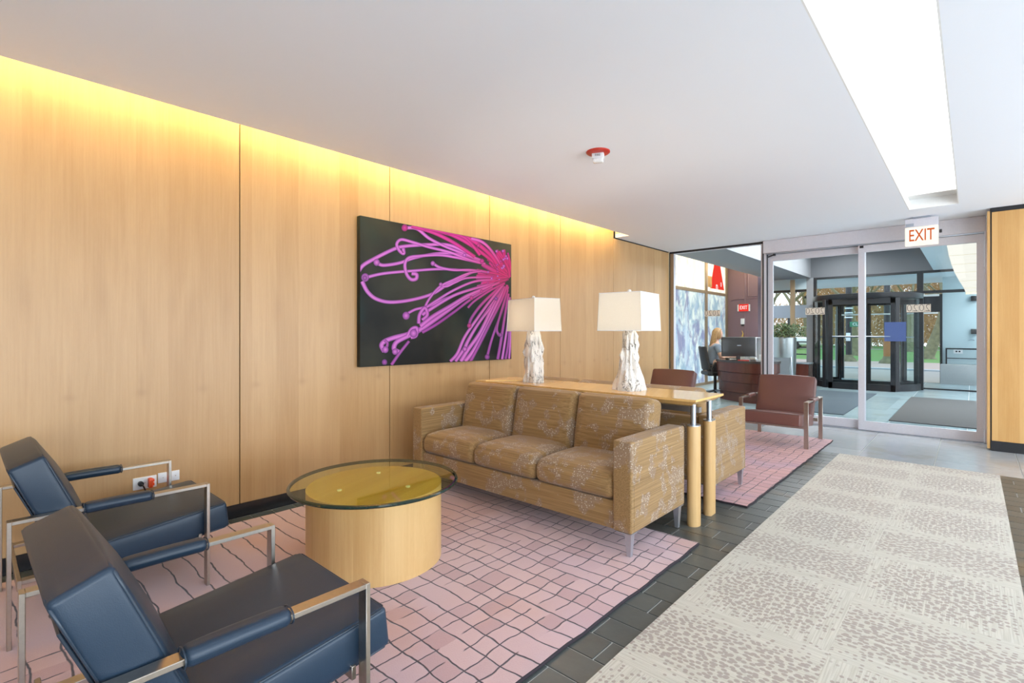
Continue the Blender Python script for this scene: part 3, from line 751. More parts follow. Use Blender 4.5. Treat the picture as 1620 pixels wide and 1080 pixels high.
# ------------------------------------------------------------------ lamps
def lamp(loc, rz, label, sx, sy, sd, r0, r1, lean, ex=2.1):
    t = empty('table_lamp', loc, 0, label, 'lamp', 'driftwood table lamps')
    random.seed(sd); bm = B(); n = 40; m = 44; H = .445; rings = []
    for j in range(m+1):
        f = j/m; z = H*f; rr = r0+(r1-r0)*(1-(1-f)**ex)
        if f < .06: rr += 0
        ring = []
        for k in range(n):
            a = 2*math.pi*k/n
            p = Vector((math.cos(a)*1.4, math.sin(a)*1.4, f*2.2+sd))
            d = mnoise.noise(p*1.3)*.34+mnoise.noise(Vector((p.x*2.6, p.y*2.6, f*1.3+sd)))*.20+abs(mnoise.noise(Vector((p.x*5, p.y*5, f*4))))*.12
            if f > .9: d *= (1-f)/.1
            ring.append(bm.verts.new((math.cos(a)*rr*(1+d)*1.05+lean*f*(1-f), math.sin(a)*rr*(1+d)*.95, z)))
        rings.append(ring)
    for A, C in zip(rings, rings[1:]):
        for k in range(n): bm.faces.new([A[k], A[(k+1) % n], C[(k+1) % n], C[k]])
    bm.faces.new(rings[0][::-1]); bm.faces.new(rings[-1])
    # loose shards of wood
    for i in range(7):
        a = random.uniform(0, 6.28); f = random.uniform(.05, .75); rr = (r0+(r1-r0)*(1-(1-f)**ex))*1.02
        h = random.uniform(.08, .16); x, y_ = math.cos(a)*rr, math.sin(a)*rr
        tube(bm, [(x*1.0, y_*1.0, H*f), (x*1.10, y_*1.10, H*f+h*.4), (x*.88, y_*.88, min(H*.97, H*f+h))], [.010, .017, .004], 6)
    mk('base', bm, M['drift'], t, 40)
    # shade: four slightly flaring sides, open top and bottom
    z0, z1 = .432, .70; th = .003
    bm = B(); tp = .94
    def ring(z, k, o_): return [bm.verts.new((a*(sx/2*k-o_), b*(sy/2*k-o_), z)) for a, b in ((-1, -1), (1, -1), (1, 1), (-1, 1))]
    A0, A1, I0, I1 = ring(z0, 1, 0), ring(z1, tp, 0), ring(z0, 1, th), ring(z1, tp, th)
    for i in range(4):
        j = (i+1) % 4
        for q in ((A0[i], A0[j], A1[j], A1[i]), (I0[j], I0[i], I1[i], I1[j]), (A0[j], A0[i], I0[i], I0[j]), (A1[i], A1[j], I1[j], I1[i])): bm.faces.new(q)
    sh = mk('lamp_shade', bm, M['shade'], t); sh.rotation_euler = (0, 0, rz)
    for z, k in ((z0, 1), (z1, tp)):
        bm = B(); pp = [(a*(sx/2*k), b*(sy/2*k), z) for a, b in ((-1, -1), (1, -1), (1, 1), (-1, 1))]
        for i in range(4): tube(bm, [pp[i], pp[(i+1) % 4]], .0025, 5)
        mk('shade_trim', bm, M['paper'], sh)
    bm = B()
    for a, b in ((-1, -1), (1, -1), (1, 1), (-1, 1)): tube(bm, [(a*sx/2*1.003, b*sy/2*1.003, z0), (a*sx/2*tp*1.003, b*sy/2*tp*1.003, z1)], .0011, 5)
    for a in (-1, 1): tube(bm, [(0, 0, z1-.01), (a*sx/2*tp, 0, z1-.004)], .002, 5)
    mk('shade_wire', bm, M['steel'], sh)
    bm = B(); tube(bm, [(0, 0, H), (0, 0, .715)], .004, 8); mk('stem', bm, M['steel'], t)
    bm = B(); lathe(bm, 0, 0, [(.004, .703), (.012, .708), (.016, .718), (.012, .729), (.003, .733)], 16); mk('finial', bm, M['clearplastic'], t, 60)
    bm = B(); lathe(bm, 0, 0, [(.008, .50), (.022, .53), (.026, .555), (.016, .58), (.003, .587)], 16); mk('light_bulb', bm, M['bulb'], t, 60)
    return t
lamp((-2.765, 3.30, .81), R(-17), 'white driftwood lamp with box shade beside the painting', .44, .27, 3, .090, .050, .0, 1.05)
lamp((-1.85, 3.30, .81), R(6), 'wider based white driftwood lamp with box shade at the free end of the table', .33, .38, 11, .105, .040, -.02)
bm = B(); tube(bm, [(-2.87, 3.30, .813), (-2.93, 3.24, .813), (-3.0, 3.2, .813), (-3.06, 3.12, .813), (-3.1, 3.06, .813)], .003, 6)
o = mk('lamp_cord', bm, M['cord'], None, 60); tag(o, 'pale lamp cord lying on the console table', 'cord')

# ------------------------------------------------------------------ coffee table
t = empty('coffee_table', (-2.387, 1.518, .0145), 0, 'round coffee table with glass top on a maple drum base', 'table')
bm = B(); n = 64; pts = []
prism(bm, [(.352*math.cos(2*math.pi*k/n), .352*math.sin(2*math.pi*k/n)) for k in range(n)], 0, .395); mk('drum_base', bm, M['maple'], t, 30)
bm = B(); a = math.atan2(-1.2, -.45); 
tube(bm, [(.3525*math.cos(R(238)), .3525*math.sin(R(238)), .003), (.3525*math.cos(R(238)), .3525*math.sin(R(238)), .393)], .0022, 5); mk('veneer_joint', bm, M['cord'], t)
bm = B(); lathe(bm, 0, 0, [(.428, .401), (.4385, .404), (.443, .4105), (.4385, .417), (.428, .420)], 96)
for f in bm.faces:
    c_ = f.calc_center_median(); f.material_index = 1 if (c_.x**2+c_.y**2) ** .5 > .41 else 0
mk('glass_top', bm, [M['tglass'], M['trim_glass']], t, 15)
bm = B()
for q in range(3): a = 2*math.pi*q/3+.4; cyl(bm, .2*math.cos(a), .2*math.sin(a), .395, .401, .012, 12)
mk('bumper', bm, M['clearplastic'], t)

# ------------------------------------------------------------------ painting (flat printed photograph on canvas)
t = empty('painting', (WX, 2.998, 1.552), 0, 'wide canvas print of a magenta flower hanging on the wood wall', 'painting')
HW, HH = .880, .597
bm = B(); bbox(bm, 0.002, .05, -HW, HW, -HH, HH, .003); mk('canvas', bm, M['canvas'], t, 40)
TH = R(42.4)
def cv(zx, zy):   # photo print measured on its own plane: map to canvas metres
    x, y = 540+zx/3.6, 320+zy/3.6; a = (x-810)/797; b = -(y-527.5)/797
    rx = -math.sin(TH)+a*math.cos(TH); ry = math.cos(TH)+a*math.sin(TH); k = (WX+.05)/rx
    return (ry*k-2.998, 1.22+b*k-1.552)
def spline(pts, n=7):
    P = [pts[0]]+list(pts)+[pts[-1]]; out = []
    for i in range(1, len(P)-2):
        for s in range(n):
            u = s/n; p0, p1, p2, p3 = P[i-1], P[i], P[i+1], P[i+2]
            out.append(tuple(.5*((2*p1[k])+(-p0[k]+p2[k])*u+(2*p0[k]-5*p1[k]+4*p2[k]-p3[k])*u*u+(-p0[k]+3*p1[k]-3*p2[k]+p3[k])*u**3) for k in (0, 1)))
    out.append(tuple(pts[-1])); return out
ST = [  # (polyline in the print, start width, end width, tone)
 ([(92, 400), (120, 362), (170, 330), (290, 270), (360, 250), (520, 240), (620, 245), (720, 290)], 18, 13, 1),
 ([(205, 345), (240, 358), (330, 345), (420, 315), (560, 290), (700, 300), (800, 340)], 16, 10, 1),
 ([(150, 425), (240, 405), (400, 390), (560, 380), (720, 388), (830, 400)], 14, 9, 1),
 ([(118, 450), (150, 510), (200, 550), (280, 568), (400, 555), (520, 520), (600, 470), (680, 430), (760, 395), (850, 400)], 18, 10, 1),
 ([(400, 405), (428, 410), (425, 436), (395, 438), (370, 405), (362, 350), (385, 315), (450, 305), (560, 300), (660, 315), (790, 345)], 17, 11, 1),
 ([(352, 262), (355, 292), (330, 275), (315, 238), (340, 212), (400, 225), (500, 255), (620, 285), (740, 330), (820, 350)], 15, 11, 1),
 ([(360, 145), (430, 150), (500, 205), (600, 255), (720, 300), (800, 330)], 16, 10, 1),
 ([(400, 135), (520, 170), (640, 230), (760, 310)], 18, 14, 2), ([(520, 155), (640, 190), (740, 240), (840, 320)], 16, 12, 2),
 ([(600, 170), (700, 220), (790, 280), (880, 350)], 18, 14, 2), ([(690, 190), (760, 225), (850, 300), (890, 360)], 20, 16, 2),
 ([(740, 205), (800, 225), (850, 270), (905, 350)], 14, 12, 1), ([(470, 150), (560, 165), (700, 200), (790, 300)], 10, 14, 2),
 ([(520, 345), (560, 370), (640, 385), (740, 385), (850, 400)], 13, 9, 1), ([(565, 475), (600, 478), (650, 455), (720, 430), (880, 425)], 10, 9, 1),
 ([(470, 610), (500, 550), (560, 480), (640, 440), (720, 405), (800, 390)], 11, 9, 1),
 ([(365, 640), (420, 610), (500, 590), (600, 545), (720, 500), (820, 470), (900, 440)], 12, 9, 1),
 ([(480, 600), (540, 560), (640, 500), (760, 450), (880, 440)], 12, 10, 1), ([(460, 640), (520, 600), (640, 530), (760, 490), (870, 460)], 16, 10, 1),
 ([(430, 735), (500, 690), (600, 620), (700, 550), (800, 500), (900, 455)], 22, 12, 1), ([(450, 705), (520, 650), (620, 590), (720, 530), (850, 475)], 20, 12, 1),
 ([(460, 740), (540, 695), (640, 625), (740, 550), (860, 480)], 14, 10, 3), ([(440, 690), (445, 640), (475, 600), (490, 640), (460, 670)], 16, 14, 1),
 ([(245, 850), (228, 815), (248, 790), (300, 770), (380, 750), (440, 725)], 20, 20, 1), ([(245, 785), (262, 800), (255, 830), (232, 838)], 12, 12, 3),
 ([(330, 855), (300, 835), (310, 800), (350, 775), (420, 745)], 22, 18, 1), ([(285, 925), (330, 860), (385, 790)], 14, 12, 3), ([(375, 760), (400, 720), (430, 715), (425, 760), (395, 770)], 14, 14, 1),
 ([(728, 700), (740, 660), (790, 590), (860, 520), (930, 460)], 13, 12, 3), ([(620, 905), (660, 860), (700, 770), (760, 680), (840, 570), (920, 470)], 14, 12, 1),
 ([(650, 905), (700, 830), (760, 720), (850, 590), (930, 480)], 14, 12, 1), ([(680, 905), (720, 840), (790, 740), (860, 600), (930, 480)], 18, 14, 1),
 ([(705, 905), (760, 830), (830, 700), (880, 590), (935, 480)], 18, 14, 1), ([(735, 905), (790, 800), (850, 680), (910, 560), (945, 470)], 14, 12, 3),
 ([(700, 840), (720, 790), (780, 690), (850, 600)], 18, 10, 1), ([(830, 880), (850, 800), (880, 710), (920, 600), (950, 480)], 12, 8, 3),
 ([(890, 893), (910, 780), (930, 650), (952, 520)], 14, 10, 3), ([(915, 893), (930, 800), (948, 680), (960, 540)], 12, 8, 1), ([(900, 760), (885, 720), (910, 620), (948, 500)], 12, 8, 3),
 ([(935, 892), (950, 800), (962, 640)], 12, 8, 3), ([(955, 890), (963, 780), (966, 620)], 10, 8, 1), ([(720, 600), (760, 560), (850, 500), (930, 460)], 10, 10, 3)]
KN = [(200, 342, 28, 1), (135, 428, 34, 1), (133, 430, 20, 3), (360, 145, 28, 2), (520, 348, 20, 1), (565, 467, 16, 1), (368, 645, 32, 1), (245, 910, 24, 3), (305, 850, 26, 1), (250, 838, 28, 1), (740, 545, 18, 2), (728, 702, 20, 2), (702, 835, 22, 1), (830, 880, 22, 3), (905, 755, 18, 3), (800, 335, 20, 2), (798, 505, 14, 2), (880, 548, 16, 3), (700, 300, 16, 1), (780, 245, 16, 2), (410, 745, 34, 1)]
TONE = {1: (srgb(104, 26, 116), srgb(212, 112, 204)), 2: (srgb(118, 8, 84), srgb(200, 36, 142)), 3: (srgb(78, 16, 94), srgb(168, 64, 164))}
bm = B(); cl = bm.loops.layers.float_color.new('Col')
zc = [0.0505]
def ribbon(pts, w0, w1, tone, sp=True):
    P = spline(pts) if sp else pts; n = len(P); ed, hl = TONE[tone]; rows = []
    for i, p in enumerate(P):
        a = P[max(0, i-1)]; b = P[min(n-1, i+1)]; d = Vector((b[0]-a[0], b[1]-a[1])); d = d.normalized() if d.length > 0 else Vector((1, 0)); nn = Vector((-d.y, d.x))
        w_ = (w0+(w1-w0)*i/(n-1))*.5*1.35; r_ = []
        for s in (-1, -.45, .1, .5, 1):
            q = (min(966, max(108, p[0]+nn.x*w_*s)), p[1]+nn.y*w_*s); yy, zz = cv(*q); yy = max(-HW+.002, min(HW-.002, yy)); zz = max(-HH+.003, min(HH-.003, zz)); r_.append(bm.verts.new((zc[0], yy, zz)))
        cen = max(0, 1-math.hypot(p[0]-930, p[1]-400)/330)
        rows.append((r_, cen))
    zc[0] += .000012
    for (A, ca), (C, cb) in zip(rows, rows[1:]):
        for k in range(4):
            f = bm.faces.new([A[k], A[k+1], C[k+1], C[k]])
            for lp, (kk, cc) in zip(f.loops, ((k, ca), (k+1, ca), (k+1, cb), (k, cb))):
                g = (0.0, .6, 1., .7, .05)[kk]; col = [ed[q]*(1-g)+hl[q]*g for q in range(3)]
                cr = srgb(190, 8, 90) if g > .4 else srgb(96, 0, 50)
                col = [col[q]*(1-cc)+cr[q]*cc for q in range(3)]; lp[cl] = (*col, 1)
def blob(x, y_, r, tone):
    ed, hl = TONE[tone]; r *= .72; n = 18; yy, zz = cv(x, y_); c_ = bm.verts.new((zc[0], yy, zz)); ring = []
    for k in range(n):
        a = 2*math.pi*k/n; q = cv(min(966, max(108, x+math.cos(a)*r*.9)), max(95, min(925, y_+math.sin(a)*r))); ring.append(bm.verts.new((zc[0], max(-HW+.002, q[0]), max(-HH+.003, min(HH-.003, q[1])))))
    for k in range(n):
        f = bm.faces.new([c_, ring[k], ring[(k+1) % n]])
        for lp, e_ in zip(f.loops, (hl, ed, ed)): lp[cl] = (*e_, 1)
    zc[0] += .000012
random.seed(5)
# dense heart of the flower, upper right
for i in range(46):
    a = R(random.uniform(150, 262)); r1 = random.uniform(60, 190); r0 = random.uniform(0, 30); cx_, cy_ = 955, 430
    x1, y1 = cx_+math.cos(a)*r1, cy_+math.sin(a)*r1*1.1
    if x1 > 960 or y1 < 190+.27*(x1-680): continue
    ribbon([(cx_+math.cos(a)*r0, cy_+math.sin(a)*r0), ((cx_+x1)/2+random.uniform(-14, 14), (cy_+y1)/2), (x1, y1)], random.uniform(18, 30), random.uniform(10, 18), random.choice((2, 2, 3)))
for s in ST: ribbon(*s)
for i in range(26):
    a = R(random.uniform(165, 268)); r1 = random.uniform(50, 150); cx_, cy_ = 958, 425; x1, y1 = cx_+math.cos(a)*r1, cy_+math.sin(a)*r1*1.15
    if x1 > 960 or y1 < 200+.27*(x1-680): continue
    ribbon([(cx_, cy_), ((cx_+x1)/2+random.uniform(-14, 14), (cy_+y1)/2), (x1, y1)], 12, 8, 2); blob(x1, y1, random.uniform(8, 13), random.choice((1, 2)))
for k in KN: blob(*k)
mk('printed_flower', bm, M['print'], t)

# ------------------------------------------------------------------ reception and vestibule shell beyond the glass
VZ = 2.60
bm = B()
box(bm, -3.82, -2.99, 7.83, 14.35, VZ, VZ+.06)                     # soffit strip
box(bm, -2.99, -2.96, 7.83, 14.3, VZ, 3.2)                         # recess face
struct(mk('ceiling_soffit', bm, M['hood']))
bm = B(); box(bm, -.60, 2.4, 7.83, 14.30, VZ, VZ+.06); box(bm, -.62, -.60, 7.83, 14.3, VZ, 3.2); struct(mk('ceiling_right', bm, M['paleceil']))
bm = B(); box(bm, -2.99, -.60, 14.26, 14.31, VZ, 3.2); struct(mk('trim_5', bm, M['darkhood']))
bm = B(); box(bm, -2.99, -.60, 7.83, 14.3, 3.18, 3.22); box(bm, -2.99, -.6, 7.79, 7.83, 2.54, 3.2); struct(mk('ceiling_recess', bm, M['paleceil']))
bm = B(); box(bm, -4.9, -3.82, 7.8, 14.3, 3.0, 3.05); box(bm, -4.72, -3.6, 7.7, 7.79, 0, 3.05); struct(mk('ceiling_cove', bm, M['cream']))
t = empty('ceiling_light', (-2.2, 11.0, 3.17), 0, 'unseen light panel added in the recess to brighten the vestibule', 'ceiling light')  # panel added above the view to light the dim vestibule
for i in range(4): bx('diffuser', M['fill_panel'], t, -.35, .35, -2.8+1.4*i, -1.42+1.4*i, -.02, 0)
bm = B(); box(bm, -.37, .37, -2.82, 2.82, -.01, .009); mk('housing', bm, M['white'], t)
bm = B(); tube(bm, [(0, 8.0, 0), (0, 14.0, 0)], .02, 8); s = mk('strip_light', bm, M['coveglow'], None, 40, (-4.05, 0, 2.93)); tag(s, 'warm strip light above the printed window film', 'light')
# film windows on the left of reception
w2 = empty('window_2', (0, 0, 0)); struct(w2)
FX = -4.7
for (a, b) in ((8.0, 9.9), (10.0, 12.0), (12.14, 13.36)):
    for (z0, z1, mm) in ((.06, 2.18, 'film_c'), (2.25, 3.0, 'film_w')):
        bx('film_pane', M[mm], w2, FX-.03, FX-.02, a, b, z0, z1)
bm = B()
for (a, b) in ((7.9, 8.0), (9.9, 10.0), (12.0, 12.14), (13.36, 13.5)): box(bm, FX-.07, FX, a, b, 0, 3.0)
for (z0, z1) in ((0, .06), (2.18, 2.25)): box(bm, FX-.07, FX-.005, 7.9, 13.5, z0, z1)
mk('window_frame', bm, M['bronze_alu'], w2)
bm = B(); a = [(12.34, 2.33), (13.28, 2.33), (12.98, 3.0), (12.62, 3.0)]
vs = [bm.verts.new((FX-.0195, p, q)) for p, q in a]; bm.faces.new(vs)
mk('red_print', bm, M['redlit'], w2)
text('print_letter', 'n', .30, M['whitelit'], w2, (FX-.018, 12.78, 2.40), (R(90), 0, R(90)), .0005)
text('print_letter', '0', .16, M['whitelit'], w2, (FX-.018, 13.06, 2.46), (R(90), 0, R(90)), .0005)
bm = B(); box(bm, FX-.0196, FX-.0192, 12.2, 12.45, 2.35, 2.62); mk('print_patch', bm, M['twig'], w2)  # flat brown patch beside the red print
# plum wall with mouldings
wp = struct(bx('wall_reception', M['purple'], None, -4.72, -3.97, 13.5, 14.3, 0, 3.05))
def mould(pts):
    bm = B(); tube(bm, pts, .018, 6); mk('wall_moulding', bm, M['purple'], wp, 60)
yy = 13.495
mould([(-4.62, yy, 2.07), (-4.55, yy, 2.10), (-4.30, yy, 2.11)]); mould([(-4.28, yy, 2.95), (-4.28, yy, 0.1)])
mould([(-4.20, yy, 2.95), (-4.20, yy, 2.17), (-3.99, yy, 2.17)]); mould([(-4.24, yy, 2.11), (-3.99, yy, 2.11)])
e = empty('exit_sign', (-4.30, 13.49, 1.88), 0, 'small red glowing exit sign on the plum reception wall', 'sign')
bm = B(); bbox(bm, -.12, .12, -.03, 0, -.09, .09, .004); mk('lit_panel', bm, M['redlit'], e, 40)
text('letters', 'EXIT', .13, M['whitelit'], e, (0, -.031, 0), (R(90), 0, 0), .001, .7)
bm = B(); box(bm, -.15, -.12, -.03, 0, -.09, .08); box(bm, .12, .15, -.03, 0, -.09, .08); mk('end_cap', bm, M['paper'], e)
e = empty('wall_alarm', (-4.325, 13.49, 1.53), 0, 'white strobe box on the plum wall below the red sign', 'alarm')
bm = B(); bbox(bm, -.045, .045, -.04, 0, -.075, .075, .006); mk('box', bm, M['paper'], e, 40)
bm = B(); bbox(bm, -.03, .03, -.03, 0, -.12, -.08, .006); mk('sounder', bm, M['black'], e, 40)

# street facade (Y = 14.3)
FY = 14.3
fc = empty('window_3', (0, 0, 0)); struct(fc)
bm = B()
for (a, b) in ((-.90, -.79), (-2.90, -2.84)): box(bm, a, b, FY-.05, FY+.05, 0, VZ)
box(bm, -3.1, 2.4, FY-.04, FY+.04, 2.55, VZ); box(bm, -3.1, 2.4, FY-.04, FY+.04, 2.10, 2.16); box(bm, 2.3, 2.4, FY-.04, FY+.04, 0, 2.6)
box(bm, -.79, 2.4, FY-.02, FY+.02, 0, .03)
mk('window_frame', bm, M['dark_bronze'], fc)
bx('pane', M['glass'], fc, -2.84, -.90, FY-.003, FY+.003, 2.16, 2.55)
bx('pane', M['glass'], fc, -.79, 2.3, FY-.003, FY+.003, 2.16, 2.55)
bx('pane', M['glass'], fc, -.79, 2.3, FY-.003, FY+.003, .03, 2.10)
w4 = empty('window_4', (0, 0, 0)); struct(w4)
bm = B(); box(bm, -3.97, -3.05, FY-.04, FY+.04, 2.27, 2.33); box(bm, -3.97, -3.05, FY-.04, FY+.04, .42, .48); box(bm, -3.45, -3.41, FY-.04, FY+.04, .84, .88)
box(bm, -3.97, -3.05, FY-.03, FY+.03, .86, .89)
mk('window_frame', bm, M['dark_bronze'], w4)
bx('pane', M['glass'], w4, -3.97, -3.05, FY-.003, FY+.003, .48, 2.27)
struct(bx('column', M['hood'], None, -3.05, -2.90, FY-.06, FY+.10, 0, VZ))
struct(bx('wall_window_head', M['paleceil'], None, -3.97, -3.05, FY-.05, FY+.05, 2.33, VZ))
struct(bx('wall_window_sill', M['concrete'], None, -3.97, -3.05, FY-.05, FY+.05, 0, .42))
w5 = empty('column_cladding', (-3.28, 13.9, 0), 0, 'slim bronze framed glass fin standing by the left window', 'glass fin')
bm = B(); box(bm, -.05, .05, -.02, .02, .5, 2.55); mk('fin', bm, M['bronze_alu'], w5)
bm = B(); box(bm, -.06, .06, -.03, .03, 0, .5); mk('shoe', bm, M['dark_bronze'], w5)
# revolving door
t = empty('revolving_door', (-1.82, 14.05, 0), 0, 'dark framed glass revolving door in the street facade', 'revolving door')
RR = 1.0
def arc(r, a0, a1, z0, z1, th, m, nm, n=20):
    bm = B(); P = [(r*math.cos(R(a0+(a1-a0)*i/n)), r*math.sin(R(a0+(a1-a0)*i/n))) for i in range(n+1)]; Q = [(x*(r-th)/r, y_*(r-th)/r) for x, y_ in P]
    for i in range(n):
        v = [bm.verts.new((*p, z)) for z in (z0, z1) for p in (P[i], P[i+1], Q[i+1], Q[i])]
        for f in ((0, 1, 2, 3), (4, 5, 6, 7), (0, 1, 5, 4), (2, 3, 7, 6)): bm.faces.new([v[k] for k in f])
    bmesh.ops.remove_doubles(bm, verts=bm.verts[:], dist=1e-5)
    return mk(nm, bm, m, t, 40)
for a0, a1 in ((-50, 50), (130, 230)):
    arc(RR, a0, a1, .14, 1.98, .012, M['glass_dark'], 'curved_glass'); arc(RR+.01, a0, a1, 0, .14, .05, M['dark_bronze'], 'curved_plinth')
    for a in (a0, (a0+a1)/2, a1):
        bm = B(); bbox(bm, -.045, .045, -.045, .045, 0, 1.98, .004, 1); p = mk('post', bm, M['dark_bronze'], t, 40); p.location = (RR*math.cos(R(a)), RR*math.sin(R(a)), 0); p.rotation_euler = (0, 0, R(a))
        bm = B(); box(bm, -.048, -.046, -.012, .012, .1, 1.9); o = mk('edge_strip', bm, M['chrome'], p)
bm = B(); lathe(bm, 0, 0, [(RR+.03, 1.98), (RR+.04, 2.0), (RR+.04, 2.09), (RR+.0, 2.10)], 48); mk('canopy_ring', bm, M['dark_bronze'], t, 30)
bm = B(); cyl(bm, 0, 0, 0, 1.98, .05, 16); mk('centre_shaft', bm, M['dark_bronze'], t, 40)
for k in range(4):
    l = B(); x0, x1 = .05, .94
    for q in ((x0, x0+.06, .0, 1.97), (x1-.06, x1, 0, 1.97), (x0, x1, .0, .14), (x0, x1, 1.86, 1.97)): box(l, q[0], q[1], -.022, .022, q[2], q[3])
    lf = mk('door_leaf', l, M['dark_bronze'], t); lf.rotation_euler = (0, 0, R(8+90*k))
    bx('leaf_pane', M['glass_dark'], lf, x0+.06, x1-.06, -.003, .003, .14, 1.86)
    bm = B(); tube(bm, [(x0+.06, -.05, 1.14), (x1-.06, -.05, 1.14)], .012, 8); mk('push_bar', bm, M['chrome'], lf, 40)
bm = B()
for q in ((-.56, -.48, 0, 1.98), (.56, .64, 0, 1.98), (-.56, .64, 0, .14), (-.56, .64, 1.86, 1.98)): box(bm, q[0], q[1], -.93, -.88, q[2], q[3])
mk('night_panel', bm, M['dark_bronze'], t)
bx('panel_glass', M['glass_dark'], t, -.48, .56, -.908, -.902, .14, 1.86)
bm = B(); tube(bm, [(-.48, -.95, 1.16), (.56, -.95, 1.16)], .012, 8); mk('push_bar', bm, M['chrome'], t, 40)
o = bx('blue_reflection', plain('blue_reflection', srgb(62, 80, 130), .5), t, .46, .82, -.96, -.955, 1.06, 1.46); o['label'] = 'blue reflection painted as a plate beside the right door post'  # reflection on the drum glass, painted as a flat blue plate

# outer entrance frame and pale blue return wall (Y = 16.4)
OY = 16.4
oc = empty('door_3', (0, 0, 0)); struct(oc)
bm = B()
for (a, b) in ((-1.02, -.90), (-.588, -.54), (-2.66, -2.60)): box(bm, a, b, OY-.04, OY+.04, 0, 2.2)
box(bm, -.90, -.54, OY-.03, OY+.03, 1.76, 2.19)
mk('outer_frame', bm, M['dark_bronze'], oc)
bm = B(); box(bm, -2.80, -2.66, OY-.03, OY+.03, 0, 1.74); box(bm, -2.8, -.62, OY-.06, OY-.03, 1.715, 1.75); box(bm, -.9, -.6, OY-.06, OY-.03, 2.15, 2.2); mk('white_reveal', bm, M['white'], oc)
bx('transom_glass', M['glass_dark'], oc, -2.6, -1.02, OY-.004, OY+.004, 1.75, 2.15)
wbk = struct(bx('wall_porch', M['paleblue'], None, -.54, 2.6, OY, OY+.1, 0, 3.0))
struct(bx('ceiling_porch', M['paleceil'], None, -4.0, 2.6, 14.36, 18.1, 2.62, 2.66))
t = empty('bench', (.45, 16.2, 0), 0, 'grey concrete plinth bench against the pale blue wall', 'bench')
bx('block', M['concrete'], t, -1.02, 1.2, -.17, .19, 0, .475, .006)
t = empty('handrail', (.45, 16.3, 0), 0, 'black two bar handrail above the concrete bench', 'handrail')
bm = B(); box(bm, -.93, 1.2, -.02, .02, .835, .868); mk('top_rail', bm, M['dark_bronze'], t)
bm = B(); box(bm, -.90, 1.2, -.02, .02, .61, .63); mk('lower_rail', bm, M['dark_bronze'], t)
bm = B(); box(bm, -.93, -.90, -.02, .02, .475, .868); mk('rail_post', bm, M['dark_bronze'], t)
t = empty('notice', (-.25, 16.39, .785), 0, 'small white notice on the pale blue wall behind the handrail', 'sign')
bx('notice_plate', M['paper'], t, -.085, .085, -.008, 0, -.05, .05)
for q in (-.03, .025): bx('pictogram', M['black'], t, q-.018, q+.018, -.0095, -.008, -.018, .018)
for zz, nm in ((2.06, 'upper black hinge block on the pale blue wall'), (1.27, 'lower black hinge block on the pale blue wall')):
    o = bx('hinge_block', M['black'], None, -.02, .10, 16.30, 16.40, zz-.06, zz+.06, .006); tag(o, nm, 'hinge')
bm = B(); tube(bm, [(.04, 16.36, 1.06), (.0, 16.31, 1.08), (-.07, 16.31, 1.06)], .012, 8); o = mk('door_pull', bm, M['chrome'], None, 40); tag(o, 'bright lever handle below the lower hinge block', 'handle')
# curved luminous band of the vestibule ceiling
t = empty('ceiling_light', (0, 0, 0), 0, 'cream luminous ceiling band curving down in the vestibule', 'ceiling light')
pr = [(9.0, 2.592, -.27, .06), (10.26, 2.585, -.287, .06), (11.4, 2.55, -.293, .07), (12.3, 2.49, -.28, .08), (13.0, 2.40, -.25, .09), (13.6, 2.28, -.19, .10), (14.0, 2.16, -.125, .10), (14.18, 2.085, -.10, .10)]
bm = B(); rows = [[bm.verts.new(p) for p in ((xa, y_, z_), (xb, y_, z_), (xb, y_, z_+.03), (xa, y_, z_+.03))] for y_, z_, xa, xb in pr]
for A, C in zip(rows, rows[1:]):
    for i in range(4): bm.faces.new([A[i], A[(i+1) % 4], C[(i+1) % 4], C[i]])
bm.faces.new(rows[0]); bm.faces.new(rows[-1][::-1]); mk('diffuser', bm, M['trough2'], t)
bm = B()
for i, (y_, z_, xa, xb) in enumerate(pr[1:-1]): tube(bm, [(xa, y_, z_-.003), (xb, y_, z_-.003)], .004, 5)
mk('slat_line', bm, M['cream'], t); bx('end_trim', M['cream'], t, -.10, .10, 14.18, 14.21, 2.04, 2.10)

for (xa, xb, ya, yb, zz, nm) in ((.45, 1.35, 8.8, 13.6, 2.595, 'unseen cool light panel added in the vestibule ceiling for fill'), (.5, 1.4, 14.7, 17.6, 2.615, 'unseen cool light panel added under the street porch for fill')):  # both panels added out of view to brighten vestibule and porch
    t = empty('ceiling_light', ((xa+xb)/2, (ya+yb)/2, zz), 0, nm, 'ceiling light'); hx, hy = (xb-xa)/2, (yb-ya)/2
    bx('diffuser', M['fill_panel'], t, -hx, hx, -hy, hy, -.012, -.004); bx('housing', M['white'], t, -hx-.02, hx+.02, -hy-.02, hy+.02, -.008, 0)
# entrance mats
def emat(x0, x1, y0, y1, m, label):
    o = bx('entrance_mat', m, None, x0, x1, y0, y1, .001, .012, .003); tag(o, label, 'mat')
emat(-.86, .9, 8.75, 12.3, M['mat_dark'], 'charcoal entrance mat behind the right sliding door')
emat(-2.45, -1.42, 8.9, 12.45, M['mat_blue'], 'slate blue entrance mat leading to the revolving door')
for q in range(1): 
    o = bx('mat_border', M['vtile'], None, -1.0, -.87, 8.3, 12.3, .001, .006); tag(o, 'pale metal edge strip beside the charcoal mat', 'edge strip')

